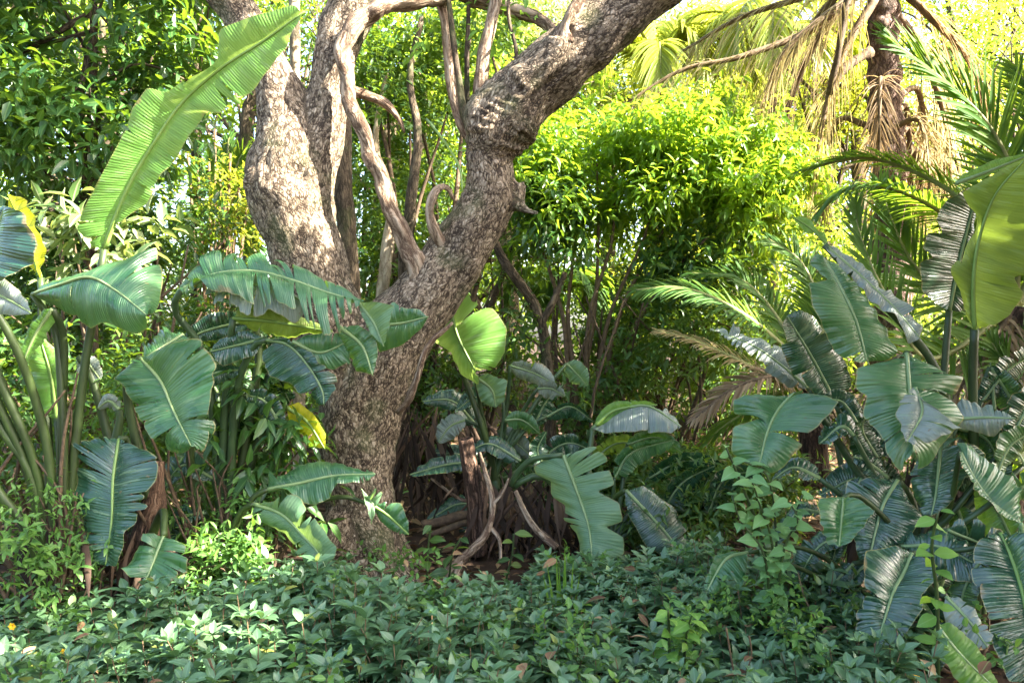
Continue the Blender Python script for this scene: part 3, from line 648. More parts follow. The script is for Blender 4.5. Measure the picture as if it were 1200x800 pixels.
A_ = strel('tall paddle leaf plant at left whose one bright leaf rises beside the tree', P(80, 735, 4.3))
blade(A_, [(122, 292), (150, 222), (185, 162), (215, 120), (260, 80), (310, 48), (357, 14)],
      [(106, 288), (86, 262), (110, 222), (130, 182), (148, 146), (153, 128), (172, 101), (193, 110), (225, 88), (255, 70), (253, 32), (300, 15), (346, 3), (349, 12)],
      [(138, 258), (165, 240), (215, 175), (245, 132), (264, 136), (300, 108), (332, 65), (352, 28)],
      Y=(4.3, 4.2, 4.0), d1=-.04, d2=-.06, tears=5, gap=.1, seed=3, mat='blade_young', rib='rib_lime', ribw=3.6, stalk=[(76, 735, 4.32), (85, 560, 4.3), (98, 440, 4.3), (109, 370, 4.3)], sr=(7, 4.5))
blade(A_, [(38, 345), (70, 334), (105, 325), (137, 341), (172, 369)],
      [(58, 338), (85, 328), (120, 316), (160, 300), (189, 286), (192, 325), (188, 352), (182, 364)], [(48, 352), (70, 368), (100, 384), (118, 377), (150, 389), (164, 382)],
      Y=(4.25, 4.1, 3.95), d1=.22, d2=-.05, tears=1, seed=5, mat='blade', stalk=[(74, 735, 4.28), (75, 560, 4.26), (72, 460, 4.26), (64, 385, 4.27)], sr=(6.5, 4), bulge=.03)
blade(A_, [(-25, 340), (-12, 292), (6, 242)], [(-60, 320), (-40, 265)], [(8, 328), (38, 308), (43, 286), (24, 248)], Y=(4.0, 3.95), d2=-.12, d1=.1, tears=0, seed=6, mat='blade_dark',
      stalk=[(66, 735, 4.3), (35, 560, 4.2), (-10, 450, 4.1)], sr=(6.5, 4.5))
blade(A_, [(-25, 335), (8, 350), (37, 367)], [(-5, 321), (15, 332), (31, 353)], [(-12, 368), (12, 370)], Y=(4.0, 3.9), tears=0, seed=7, mat='blade_grey', stalk=[(70, 735, 4.25), (60, 560, 4.2), (45, 480, 4.15), (20, 410, 4.05), (-5, 365, 4.0)], sr=(7, 4.5))
blade(A_, [(48, 325), (28, 270), (10, 228)], [(20, 300), (10, 262)], [(52, 290), (42, 252), (27, 232)], Y=(4.6, 4.6), d2=-.1, tears=0, seed=8, mat='blade_yellow', rib='rib_lime', stalk=[(70, 735, 4.4), (55, 500, 4.5), (50, 400, 4.6)])
blade(A_, [(62, 362), (42, 392), (26, 427)], w=(16, 14), Y=4.15, d1=.1, tears=1, seed=9, mat='blade_young', stalk=[(70, 735, 4.3), (72, 520, 4.3), (75, 400, 4.25)])
blade(A_, [(67, 490), (60, 440), (46, 392)], [(34, 484), (28, 430), (14, 398)], [(74, 460), (66, 410)], Y=4.5, tears=2, seed=10, mat='blade_young', rib='rib_lime', stalk=[(75, 735, 4.4), (72, 560, 4.45)])
for k, (m, s) in enumerate([([(-40, 330), (-90, 300), (-150, 330)], [(64, 735, 4.3), (45, 560, 4.2), (0, 445, 4.1)]), ([(-60, 400), (-110, 420), (-150, 480)], [(62, 735, 4.3), (40, 570, 4.2), (0, 500, 4.15)]),
                            ([(-60, 500), (-100, 540), (-130, 600)], [(60, 735, 4.2), (35, 630, 4.1), (0, 578, 4.05)])]):
    blade(A_, m, w=40, Y=4.05, tears=3, seed=11+k, stalk=s, sr=(5.5, 5))
sheath_stem(A_, [(72, 745, 4.28, 16), (70, 690, 4.27, 15), (67, 635, 4.25, 12), (64, 585, 4.22, 8)])
# the clump with the brown stub
B_ = strel('paddle leaf plant with drooping blue green leaves over a short brown stub', P(150, 745, 4.5))
sheath_stem(B_, [(148, 760, 4.5, 24), (152, 700, 4.5, 21), (165, 650, 4.5, 18), (178, 595, 4.52, 15), (185, 540, 4.55, 8)], wob=.16)
blade(B_, [(165, 419), (188, 446), (204, 482), (224, 522)], [(205, 400), (238, 396), (252, 424), (249, 450), (248, 478), (246, 500), (238, 528)],
      [(150, 424), (122, 442), (136, 452), (150, 470), (165, 485), (172, 503), (190, 526), (208, 534)], Y=(4.3, 4.2, 4.05), d1=-.05, d2=.05, tears=9, seed=21, mat='blade', stalk=[(178, 600, 4.5), (160, 520, 4.45), (148, 450, 4.4)], gap=.2)
blade(B_, [(215, 392), (198, 402), (168, 420)], [(190, 380), (175, 395)], [(235, 405), (200, 418)], Y=(4.5, 4.3), tears=6, seed=22, mat='blade', d1=.1, d2=-.1, gap=.3)
blade(B_, [(140, 514), (133, 560), (131, 610), (124, 662)], [(155, 520), (190, 535), (187, 556), (174, 575), (172, 600), (154, 622), (150, 642), (138, 664)],
      [(112, 512), (88, 517), (84, 545), (88, 560), (84, 585), (97, 600), (97, 625), (108, 645), (110, 664)], Y=(4.35, 4.2, 4.1), d1=-.08, d2=.06, tears=11, seed=23, mat='blade_dark', rib='rib_lime', stalk=[(160, 690, 4.5), (158, 590, 4.5), (150, 520, 4.4)], gap=.22, ribw=2.6)
blade(B_, [(192, 628), (183, 650), (171, 680)], [(218, 634), (221, 655), (215, 680), (198, 695)], [(164, 621), (158, 642), (136, 668), (153, 680)], Y=(4.2, 4.05), d1=-.05, d2=-.03, tears=3, seed=24, mat='blade', stalk=[(165, 660, 4.45), (190, 600, 4.35)], stalk_mat='petiole')
blade(B_, [(92, 418), (105, 428), (118, 445)], w=(12, 15), Y=4.6, tears=2, seed=25, mat='blade_grey', stalk=[(150, 600, 4.6), (110, 450, 4.6)])
blade(B_, [(140, 480), (128, 470), (115, 478)], w=9, Y=4.5, tears=2, seed=26, mat='blade_grey', stalk=[(130, 540, 4.5), (140, 495, 4.5)])
# arching torn leaves in front of the trunk
C_ = strel('paddle leaf plant with torn leaves arching across the forked trunk', P(262, 700, 4.95))
blade(C_, [(212, 340), (255, 321), (300, 318), (345, 329), (385, 343), (424, 354)], [(225, 318), (262, 300), (277, 292), (270, 308), (300, 300), (310, 300), (300, 312), (328, 312), (352, 322), (395, 341)],
      [(217, 351), (240, 344), (268, 347), (285, 350), (303, 364), (318, 356), (340, 370), (360, 378), (376, 394), (392, 395), (404, 375)], Y=(4.75, 4.65, 4.5), d1=.22, d2=-.2, tears=22, seed=31, mat='blade', gap=.5, ripple=.012, bulge=.05, stalk=[(262, 700, 4.95), (256, 560, 4.95), (240, 420, 4.9), (205, 365, 4.82)], stalk_mat='petiole_dark')
blade(C_, [(250, 340), (285, 332), (330, 342), (360, 356)], [(285, 322), (330, 332)], [(245, 362), (270, 356), (292, 372), (312, 360), (345, 378)], Y=(4.72, 4.6), d1=.1, d2=-.12, tears=8, seed=32, mat='blade_grey', gap=.2, ripple=.012)
blade(C_, [(419, 352), (438, 378), (450, 406)], [(446, 352), (470, 357), (466, 382)], [(424, 372), (434, 392)], Y=(4.5, 4.4), d1=-.06, tears=1, seed=33, mat='blade_pale')
blade(C_, [(430, 382), (468, 379), (502, 371)], [(458, 354), (492, 362)], [(442, 415), (470, 404), (494, 386)], Y=(4.55, 4.5), tears=2, seed=34, mat='blade')
blade(C_, [(273, 373), (320, 377), (390, 389)], [(280, 359), (330, 362), (370, 378)], [(290, 392), (340, 397)], Y=(4.72, 4.7), d1=.05, d2=.1, tears=2, seed=35, mat='blade_olive', rib='rib_lime', stalk=[(262, 700, 4.95), (262, 520, 4.9), (268, 420, 4.8)], stalk_mat='petiole_dark')
blade(C_, [(312, 398), (338, 404), (361, 428), (377, 456), (380, 475)], [(335, 395), (352, 406), (372, 424), (390, 440), (394, 456)], [(308, 418), (318, 441), (342, 447), (354, 462), (368, 475)], Y=(4.7, 4.55), d2=.06, d1=-.05, tears=4, seed=36, mat='blade_dark', stalk=[(266, 700, 4.95), (275, 480, 4.85), (295, 410, 4.75)], stalk_mat='petiole_dark')
blade(C_, [(312, 396), (280, 404), (246, 412)], [(290, 386), (256, 396)], [(300, 420), (262, 432)], Y=4.75, tears=2, seed=37, mat='blade_dark')
blade(C_, [(343, 400), (375, 413), (408, 400)], [(360, 392), (392, 387)], [(366, 426), (392, 435), (412, 427)], Y=4.62, tears=3, seed=38, mat='blade')
blade(C_, [(398, 383), (424, 405), (437, 440)], [(420, 379), (440, 391), (444, 412)], [(396, 396), (405, 416), (421, 434)], Y=(4.6, 4.5), d2=.1, tears=1, seed=39, mat='blade')
blade(C_, [(336, 477), (360, 494), (381, 526)], [(350, 470), (368, 486), (382, 508)], [(338, 493), (350, 506), (366, 522)], Y=4.9, tears=2, seed=40, mat='blade_yellow', rib='rib_lime', stalk=[(265, 700, 4.95), (290, 560, 4.95), (315, 490, 4.92)])
blade(C_, [(262, 495), (276, 462), (291, 430)], w=(15, 18), Y=4.9, tears=2, seed=41, mat='blade_pale', stalk=[(262, 700, 4.95), (258, 560, 4.95)])
blade(C_, [(330, 500), (310, 470), (285, 462)], w=14, Y=4.85, tears=2, seed=42, mat='blade_dark', stalk=[(270, 690, 4.95), (320, 560, 4.9)])
blade(C_, [(225, 470), (245, 440), (290, 432)], w=(10, 16), Y=4.8, tears=3, seed=43, mat='blade_dark', stalk=[(255, 690, 4.95), (225, 560, 4.9)])
blade(C_, [(300, 375), (250, 385), (212, 400)], w=(14, 18), Y=4.95, tears=5, seed=44, mat='blade_dark', stalk=[(255, 690, 4.95), (300, 450, 4.95)])
for k, (m, w, mt, Y) in enumerate([([(250, 560), (215, 545), (190, 575)], (14, 18), 'blade_dark', 4.9), ([(270, 520), (300, 500), (335, 530)], (14, 18), 'blade_dark', 5.1), ([(255, 460), (235, 430), (195, 440)], (12, 18), 'blade', 5.), ([(285, 440), (320, 440), (345, 480)], (14, 18), 'blade_dark', 5.05), ([(240, 600), (205, 610), (195, 650)], (12, 14), 'blade_dark', 4.8)]):
    blade(C_, m, w=w, Y=Y, gap=.4, d1=-.05, d2=.06, tears=5, seed=880+k, mat=mt, stalk=[(262, 700, 4.95), ((m[0][0]+262)/2, (m[0][1]+650)/2, 5.)], sr=(4, 2.5), stalk_mat='petiole_dark', ribw=2.2)
# low leaves crossing the foot of the trunk
D_ = strel('low paddle leaf plant whose leaves reach out over the trunk foot', P(255, 690, 4.65))
blade(D_, [(314, 573), (350, 566), (392, 557), (440, 555)], [(318, 552), (345, 537), (375, 533), (410, 539), (430, 548)], [(338, 575), (352, 588), (370, 592), (388, 585), (394, 568), (428, 564)], Y=(4.65, 4.6), d1=.12, d2=-.06, tears=2, seed=51, mat='blade', stalk=[(255, 690, 4.65), (270, 630, 4.65), (295, 585, 4.65)], sr=(5, 3))
blade(D_, [(298, 590), (330, 602), (354, 626), (376, 652), (391, 692)], [(318, 587), (337, 575), (354, 583), (358, 602), (372, 602), (379, 618), (395, 640), (398, 668)],
      [(294, 606), (312, 614), (333, 630), (347, 642), (360, 664), (376, 686)], Y=(4.6, 4.5, 4.35), d1=-.04, d2=.03, tears=7, seed=52, mat='blade_pale', stalk=[(255, 690, 4.65), (265, 640, 4.65), (282, 600, 4.62)], sr=(5, 3))
blade(D_, [(436, 591), (454, 603), (479, 626)], [(452, 586), (470, 590), (479, 610)], [(444, 610), (464, 625)], Y=4.75, tears=2, seed=53, mat='blade', rib='rib_lime', stalk=[(255, 690, 4.7), (300, 620, 4.72), (390, 583, 4.75)], sr=(4, 2.5))
blade(D_, [(440, 594), (431, 582), (423, 572)], [(447, 578), (441, 570), (433, 586)], [(436, 618), (430, 606), (424, 588)], Y=4.74, d1=-.04, d2=-.04, tears=1, seed=54, mat='blade_pale', ribw=2)
blade(D_, [(300, 680), (260, 660), (230, 640)], w=12, Y=4.6, tears=1, seed=55, mat='blade_dark', stalk=[(255, 690, 4.65)])
# middle distance clump left of the pale leaf
M_ = strel('paddle leaf clump behind the fallen branches with a sun-struck upright leaf', P(590, 640, 6.3))
st = [(590, 640, 6.3), (580, 560, 6.3)]
blade(M_, [(528, 360), (537, 395), (557, 434)], [(532, 344), (547, 334), (556, 350), (580, 356), (598, 380), (596, 410), (582, 434)], [(514, 374), (507, 401), (526, 412), (538, 440), (556, 454)], Y=(6.05, 5.95), d1=-.05, d2=.03, tears=4, seed=61, mat='blade_young', rib='rib_lime', stalk=st+[(565, 500, 6.2), (530, 400, 6.2)], sr=(5, 3))
blade(M_, [(557, 441), (576, 456), (581, 477)], [(575, 437), (595, 446), (591, 468)], [(557, 453), (563, 470), (574, 477)], Y=6.1, d1=-.05, tears=1, seed=62, mat='blade_pale', stalk=st+[(562, 470, 6.2)], sr=(4, 2))
for k, (m, w, mt) in enumerate([([(598, 428), (628, 438), (651, 452)], (12, 16), 'blade_grey'), ([(545, 492), (527, 500), (514, 518)], (14, 16), 'blade_grey'), ([(584, 505), (606, 520), (626, 538)], (15, 15), 'blade_grey'),
                            ([(592, 492), (612, 492), (633, 508)], (8, 10), 'blade'), ([(640, 488), (668, 476), (696, 494)], (6, 14), 'blade_dark'), ([(664, 426), (676, 438), (688, 452)], (14, 14), 'blade_pale'), ([(630, 455), (645, 455), (662, 464)], (9, 12), 'blade_grey'),
                            ([(560, 540), (520, 545), (480, 556)], (12, 12), 'blade_dark'), ([(565, 560), (545, 545), (520, 550)], (10, 10), 'blade_young'), ([(610, 540), (575, 520), (550, 528)], (12, 12), 'blade_dark'), ([(590, 470), (560, 465), (535, 480)], (10, 12), 'blade_dark'), ([(625, 500), (640, 470), (660, 450)], (10, 12), 'blade_dark')]):
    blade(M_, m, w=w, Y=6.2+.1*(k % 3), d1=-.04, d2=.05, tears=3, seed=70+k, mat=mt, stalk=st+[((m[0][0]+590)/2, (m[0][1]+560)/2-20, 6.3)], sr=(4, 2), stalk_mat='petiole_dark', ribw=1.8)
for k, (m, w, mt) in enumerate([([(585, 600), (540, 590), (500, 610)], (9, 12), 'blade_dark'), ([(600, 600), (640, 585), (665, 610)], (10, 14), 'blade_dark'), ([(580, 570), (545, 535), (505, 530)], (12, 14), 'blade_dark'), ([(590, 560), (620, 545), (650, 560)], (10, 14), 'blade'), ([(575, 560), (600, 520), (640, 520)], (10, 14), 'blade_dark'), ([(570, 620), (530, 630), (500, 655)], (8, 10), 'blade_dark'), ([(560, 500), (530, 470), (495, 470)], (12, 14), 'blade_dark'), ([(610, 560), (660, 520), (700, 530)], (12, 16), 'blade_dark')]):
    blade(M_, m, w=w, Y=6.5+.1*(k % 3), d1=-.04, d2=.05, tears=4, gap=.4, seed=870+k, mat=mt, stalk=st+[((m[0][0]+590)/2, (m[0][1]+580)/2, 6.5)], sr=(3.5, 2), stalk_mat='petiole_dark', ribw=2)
for k, (x0, x1, y0, y1) in enumerate([(600, 575, 575, 650), (610, 640, 570, 640), (620, 610, 560, 648), (590, 560, 570, 640), (605, 660, 580, 630), (600, 590, 590, 655), (615, 630, 575, 652), (595, 545, 600, 650)]):
    blade(M_, [(x0, y0), ((x0+x1)/2+6, (y0+y1)/2-6), (x1, y1)], w=5, Y=6.05, tears=3, seed=90+k, mat='dry_leaf', rib='stem_red', ribw=1.5, ripple=.02, gap=.3)
def strips(parent, name, x0, x1, y0, y1, Y, n, seed, ln=(70, 120)):
    r = np.random.default_rng(seed); mb = MB()
    for k in range(n):
        xa = r.uniform(x0, x1); ya = y0+(y1-y0)*r.random()**1.5*.6; L_ = r.uniform(*ln); xb = xa+r.normal()*38; yb = min(y1+8, ya+L_); Yk = Y+r.uniform(-.25, .25)
        p = catmull([P(xa, ya, Yk+.1), P((xa+xb)/2+r.normal()*10, (ya+yb)/2, Yk-.08), P(xb, yb, Yk-.15+r.normal()*.1)], 9)
        w = np.sin(np.linspace(.25, 3., 9))*r.uniform(.008, .03); sd = nz(np.array([r.normal(), r.normal()*.6, r.normal()*.3])); tw = r.normal()*.5
        V = np.concatenate([p-sd*w[:, None], p+np.array([0, -.4, .2])*w[:, None]*.6, p+sd*w[:, None]+np.array([0, 0, tw])*w[:, None]]); I = np.arange(27).reshape(3, 9)
        q = np.concatenate([np.stack([I[j, :-1], I[j, 1:], I[j+1, 1:], I[j+1, :-1]], -1) for j in (0, 1)])
        mb.add(V, q, [], rnd=np.full(27, r.random()**1.5), lx=np.full(27, .6))
    o = mb.build(name, M['dead_strip'], parent); o['kind'] = 'stuff'
strips(M_, 'dead_leaves', 555, 665, 545, 648, 6.1, 80, 5)
strips(M_, 'dead_leaves', 470, 560, 470, 600, 6.9, 80, 6, (90, 150))
strips(B_, 'dead_leaves', 132, 190, 590, 720, 4.5, 40, 7)
strips(A_, 'dead_leaves', 55, 95, 600, 720, 4.33, 16, 8)
# the clump of the pale leaf
N_ = strel('paddle leaf plant with one broad pale split leaf leaning over the ground cover', P(700, 640, 5.6))
blade(N_, [(660, 533), (674, 570), (689, 615), (694, 656)], [(700, 521), (722, 545), (728, 566), (703, 574), (732, 588), (737, 612), (712, 617), (737, 628), (738, 650), (715, 657)],
      [(645, 529), (619, 545), (623, 556), (641, 562), (639, 577), (658, 590), (657, 606), (672, 625), (678, 650)], Y=(5.35, 5.25, 5.1), d1=-.05, d2=.1, tears=4, seed=101, mat='blade_pale', stalk=[(705, 640, 5.6), (640, 560, 5.5), (600, 570, 5.5), (620, 540, 5.42)], sr=(5, 3.5), stalk_mat='petiole_dark', gap=.2)
blade(N_, [(733, 574), (780, 624), (813, 670)], [(755, 567), (790, 590), (811, 620), (823, 650)], [(733, 597), (758, 640), (790, 658)], Y=(5.6, 5.45), d1=.1, d2=-.05, tears=3, seed=102, mat='blade_dark', stalk=[(705, 640, 5.6), (715, 590, 5.65)], sr=(5, 3))
blade(N_, [(694, 502), (725, 481), (760, 476), (798, 500)], [(715, 477), (750, 470), (780, 482)], [(712, 510), (750, 506), (786, 508)], Y=(5.9, 5.8), d1=.1, d2=-.1, tears=3, seed=103, mat='blade_grey', stalk=[(705, 640, 5.6), (690, 560, 5.8)], sr=(4, 3), stalk_mat='petiole_dark')
blade(N_, [(698, 498), (722, 480), (770, 474)], w=(9, 7), Y=5.85, tears=1, seed=104, mat='blade_young', rib='rib_lime')
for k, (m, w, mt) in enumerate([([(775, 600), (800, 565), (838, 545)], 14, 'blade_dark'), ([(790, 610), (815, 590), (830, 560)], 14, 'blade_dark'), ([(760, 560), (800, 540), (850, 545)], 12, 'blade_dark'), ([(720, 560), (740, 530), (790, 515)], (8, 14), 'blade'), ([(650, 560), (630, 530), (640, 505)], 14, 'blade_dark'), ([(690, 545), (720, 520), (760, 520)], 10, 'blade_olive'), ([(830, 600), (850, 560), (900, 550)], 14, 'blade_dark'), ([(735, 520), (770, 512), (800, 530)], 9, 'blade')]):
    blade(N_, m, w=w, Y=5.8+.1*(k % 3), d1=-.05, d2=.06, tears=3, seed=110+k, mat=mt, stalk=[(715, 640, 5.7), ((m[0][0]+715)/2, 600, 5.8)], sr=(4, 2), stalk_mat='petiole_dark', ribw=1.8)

# right hand clump
R_ = strel('big clump of dark glossy paddle leaves at the right edge of the clearing', P(1075, 760, 4.1))
rb = [(1075, 760, 4.1), (1075, 650, 4.15)]
blade(R_, [(930, 462), (912, 480), (899, 506), (889, 545)], [(958, 463), (987, 470), (966, 490), (945, 515), (925, 540), (906, 554)], [(905, 462), (870, 464), (855, 470), (857, 484), (893, 488), (856, 500), (855, 530), (876, 545)], Y=(4.35, 4.2, 4.1), d1=-.1, d2=.05, tears=2, seed=121, mat='blade', stalk=rb+[(1010, 560, 4.4), (960, 485, 4.4)], sr=(7, 4), stalk_mat='petiole_dark', ribw=2.8)
blade(R_, [(1062, 414), (1065, 450), (1068, 490), (1070, 530)], [(1095, 423), (1132, 442), (1122, 464), (1092, 452), (1122, 475), (1130, 490), (1105, 520), (1090, 545), (1078, 553)],
      [(1040, 418), (1002, 430), (1000, 450), (1014, 462), (1009, 488), (1030, 508), (1040, 535), (1058, 554)], Y=(4.15, 4.0, 3.85), d1=.05, d2=-.02, tears=5, seed=122, mat='blade', stalk=rb+[(1085, 520, 4.3), (1070, 430, 4.28)], sr=(8, 4), ribw=3)
blade(R_, [(1072, 454), (1080, 483), (1062, 518)], [(1085, 470), (1108, 488), (1128, 503), (1110, 511), (1084, 520)], [(1064, 456), (1050, 482), (1057, 510)], Y=(3.95, 3.8), d1=-.06, d2=-.02, tears=5, seed=123, mat='blade_grey', gap=.16)
blade(R_, [(1112, 492), (1150, 489), (1190, 490)], [(1128, 470), (1170, 484)], [(1122, 502), (1165, 514), (1176, 500)], Y=(4.05, 3.9), d1=.1, tears=5, seed=124, mat='blade_grey', gap=.2)
blade(R_, [(965, 304), (983, 334), (1003, 376), (1016, 424)], [(985, 305), (1020, 345), (1038, 382), (1053, 412), (1040, 422)], [(955, 296), (948, 306), (972, 327), (944, 331), (950, 360), (965, 386), (980, 416), (998, 426)], Y=(4.25, 4.15, 4.1), d1=.06, d2=-.04, tears=2, seed=125, mat='blade', stalk=None, ribw=2.8)
blade(R_, [(1085, 560), (1055, 500), (1030, 455), (1016, 422)], w=2, Y=(4.2, 4.12), tears=0, seed=126, mat='blade', ribw=3)
blade(R_, [(966, 287), (1010, 325), (1045, 358), (1078, 396)], [(986, 289), (1025, 326), (1060, 356), (1083, 384)], [(985, 313), (1020, 347), (1048, 370), (1066, 402)], Y=(4.35, 4.2), d1=.05, d2=-.05, tears=3, seed=127, mat='blade_grey', stalk=rb+[(1110, 520, 4.3), (1090, 420, 4.3)], ripple=.012)
blade(R_, [(972, 290), (950, 268), (928, 254)], [(950, 258), (940, 254)], [(966, 272), (946, 274)], Y=4.35, tears=0, seed=128, mat='blade_young', rib='rib_lime', ribw=2)
blade(R_, [(988, 583), (986, 606), (983, 640)], [(1010, 586), (1030, 600), (1016, 620), (998, 637)], [(960, 581), (953, 592), (960, 616), (971, 636)], Y=(3.9, 3.75), d1=-.05, d2=-.03, tears=1, seed=129, mat='blade', stalk=rb+[(1040, 610, 4.), (1005, 580, 3.95)], sr=(5, 3))
blade(R_, [(1052, 562), (1036, 588), (1027, 617), (1018, 656)], [(1062, 575), (1086, 605), (1070, 630), (1040, 662)], [(1022, 556), (992, 562), (989, 590), (998, 620), (1006, 655)], Y=(4.1, 3.95), d1=-.06, d2=.04, tears=4, seed=130, mat='blade_dark', stalk=rb+[(1070, 590, 4.15)], ribw=2.8)
blade(R_, [(1103, 515), (1100, 545), (1096, 580), (1091, 604)], [(1130, 512), (1158, 530), (1135, 555), (1120, 582), (1102, 600)], [(1078, 532), (1062, 560), (1068, 582), (1083, 606)], Y=(4.15, 4.0), d1=-.05, d2=.04, tears=3, seed=131, mat='blade_dark', stalk=rb+[(1100, 560, 4.2)], ribw=2.8)
blade(R_, [(1125, 530), (1142, 562), (1165, 590), (1196, 612)], [(1121, 519), (1140, 521), (1160, 540), (1185, 560), (1197, 576), (1196, 602)], [(1130, 548), (1150, 579), (1175, 602)], Y=(3.9, 3.75), d1=.08, d2=-.05, tears=0, seed=132, mat='blade', stalk=rb+[(1110, 600, 4.05)], sr=(5, 3))
blade(R_, [(1196, 612), (1205, 660), (1210, 720)], w=(10, 10), Y=3.72, tears=2, seed=133, mat='blade')
blade(R_, [(1068, 648), (1058, 672), (1045, 697), (1027, 756)], [(1085, 655), (1104, 680), (1082, 698), (1083, 716), (1062, 744), (1045, 760)], [(1045, 638), (1012, 644), (1007, 668), (1010, 690), (1003, 718), (1003, 745), (1013, 756)], Y=(3.75, 3.6, 3.5), d1=-.05, d2=.03, tears=5, seed=134, mat='blade_dark', stalk=rb+[(1085, 650, 3.9)], ribw=3)
blade(R_, [(1056, 640), (1100, 640), (1150, 664)], [(1065, 621), (1110, 617), (1140, 630), (1147, 650)], [(1082, 665), (1120, 682), (1143, 686)], Y=(3.95, 3.75), d1=.08, d2=-.06, tears=4, seed=135, mat='blade_dark', stalk=rb)
blade(R_, [(1172, 624), (1190, 668), (1202, 720), (1204, 800)], [(1200, 621), (1232, 650), (1242, 720), (1230, 795)], [(1150, 627), (1140, 640), (1137, 668), (1142, 690), (1148, 720), (1162, 760), (1182, 800)], Y=(3.7, 3.5, 3.4), d1=-.06, d2=.02, tears=14, seed=136, mat='blade_dark', stalk=[(1140, 770, 4.), (1150, 660, 3.9)], ribw=3, rib='rib_lime')
blade(R_, [(1098, 733), (1125, 766), (1172, 812)], [(1110, 729), (1140, 750), (1168, 795)], [(1092, 745), (1100, 768), (1130, 805)], Y=(3.4, 3.3), d1=.03, d2=-.05, tears=0, seed=137, mat='blade_young', rib='rib', stalk=[(1085, 760, 3.9), (1085, 720, 3.6)])
blade(R_, [(1108, 698), (1134, 726), (1157, 758)], [(1122, 699), (1142, 709), (1164, 746)], [(1104, 716), (1110, 736), (1136, 768)], Y=(3.55, 3.4), tears=5, seed=138, mat='blade_grey', gap=.3, stalk=rb+[(1090, 690, 3.7)])
blade(R_, [(876, 647), (850, 655), (828, 692)], [(858, 645), (838, 651), (823, 686)], [(875, 666), (872, 686), (850, 679), (836, 697)], Y=(4.1, 4.0), d2=-.05, tears=2, seed=139, mat='blade', stalk=[(1060, 760, 4.15), (1000, 680, 4.2), (940, 642, 4.15)], sr=(3.5, 2.5))
blade(R_, [(890, 646), (908, 646), (927, 647)], [(900, 643), (915, 643)], [(891, 670), (895, 687), (914, 684), (925, 668)], Y=4.1, d2=-.03, tears=3, seed=140, mat='blade', stalk=[(1060, 760, 4.15), (985, 690, 4.2)], sr=(3.5, 2.5))
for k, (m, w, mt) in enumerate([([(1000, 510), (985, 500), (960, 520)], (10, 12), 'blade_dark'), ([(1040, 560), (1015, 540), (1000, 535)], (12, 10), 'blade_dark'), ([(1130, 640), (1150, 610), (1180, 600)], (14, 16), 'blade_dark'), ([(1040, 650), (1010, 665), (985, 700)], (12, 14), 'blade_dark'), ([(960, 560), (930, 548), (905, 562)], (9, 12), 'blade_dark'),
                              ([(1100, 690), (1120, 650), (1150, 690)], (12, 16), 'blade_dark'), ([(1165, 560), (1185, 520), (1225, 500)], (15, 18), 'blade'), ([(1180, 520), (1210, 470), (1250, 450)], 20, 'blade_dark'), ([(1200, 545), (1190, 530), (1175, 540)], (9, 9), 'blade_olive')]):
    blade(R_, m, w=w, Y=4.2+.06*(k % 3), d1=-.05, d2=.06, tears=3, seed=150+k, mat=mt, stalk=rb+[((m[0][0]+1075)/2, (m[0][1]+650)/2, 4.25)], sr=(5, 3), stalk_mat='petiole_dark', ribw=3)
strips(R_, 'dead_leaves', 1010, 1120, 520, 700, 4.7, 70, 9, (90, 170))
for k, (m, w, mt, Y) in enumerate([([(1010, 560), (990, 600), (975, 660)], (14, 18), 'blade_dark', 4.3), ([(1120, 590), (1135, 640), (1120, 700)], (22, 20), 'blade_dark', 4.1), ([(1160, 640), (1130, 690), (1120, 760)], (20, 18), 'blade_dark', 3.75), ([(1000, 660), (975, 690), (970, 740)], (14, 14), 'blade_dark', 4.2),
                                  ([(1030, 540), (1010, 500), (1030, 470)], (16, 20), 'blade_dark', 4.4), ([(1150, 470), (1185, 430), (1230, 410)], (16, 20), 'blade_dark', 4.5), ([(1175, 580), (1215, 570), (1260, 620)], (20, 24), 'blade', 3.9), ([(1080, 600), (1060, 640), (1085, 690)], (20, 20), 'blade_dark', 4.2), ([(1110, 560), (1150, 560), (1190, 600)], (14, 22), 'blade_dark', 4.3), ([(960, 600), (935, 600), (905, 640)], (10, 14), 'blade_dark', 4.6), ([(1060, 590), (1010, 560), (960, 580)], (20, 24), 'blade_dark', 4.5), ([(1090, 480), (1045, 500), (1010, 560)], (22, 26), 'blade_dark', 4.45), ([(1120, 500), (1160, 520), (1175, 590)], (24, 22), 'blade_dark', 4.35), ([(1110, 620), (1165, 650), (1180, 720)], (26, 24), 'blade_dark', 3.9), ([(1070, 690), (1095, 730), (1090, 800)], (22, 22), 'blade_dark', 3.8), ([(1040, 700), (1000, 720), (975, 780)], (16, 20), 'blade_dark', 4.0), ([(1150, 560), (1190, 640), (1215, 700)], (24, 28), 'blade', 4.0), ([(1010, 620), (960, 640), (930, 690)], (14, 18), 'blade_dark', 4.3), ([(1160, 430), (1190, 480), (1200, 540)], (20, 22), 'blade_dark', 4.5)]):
    blade(R_, m, w=w, Y=Y, gap=.45, d1=-.06, d2=.07, tears=5, seed=180+k, mat=mt, stalk=rb+[((m[0][0]+1075)/2, (m[0][1]+650)/2, Y+.05)], sr=(5, 3), stalk_mat='petiole_dark', ribw=2.4)
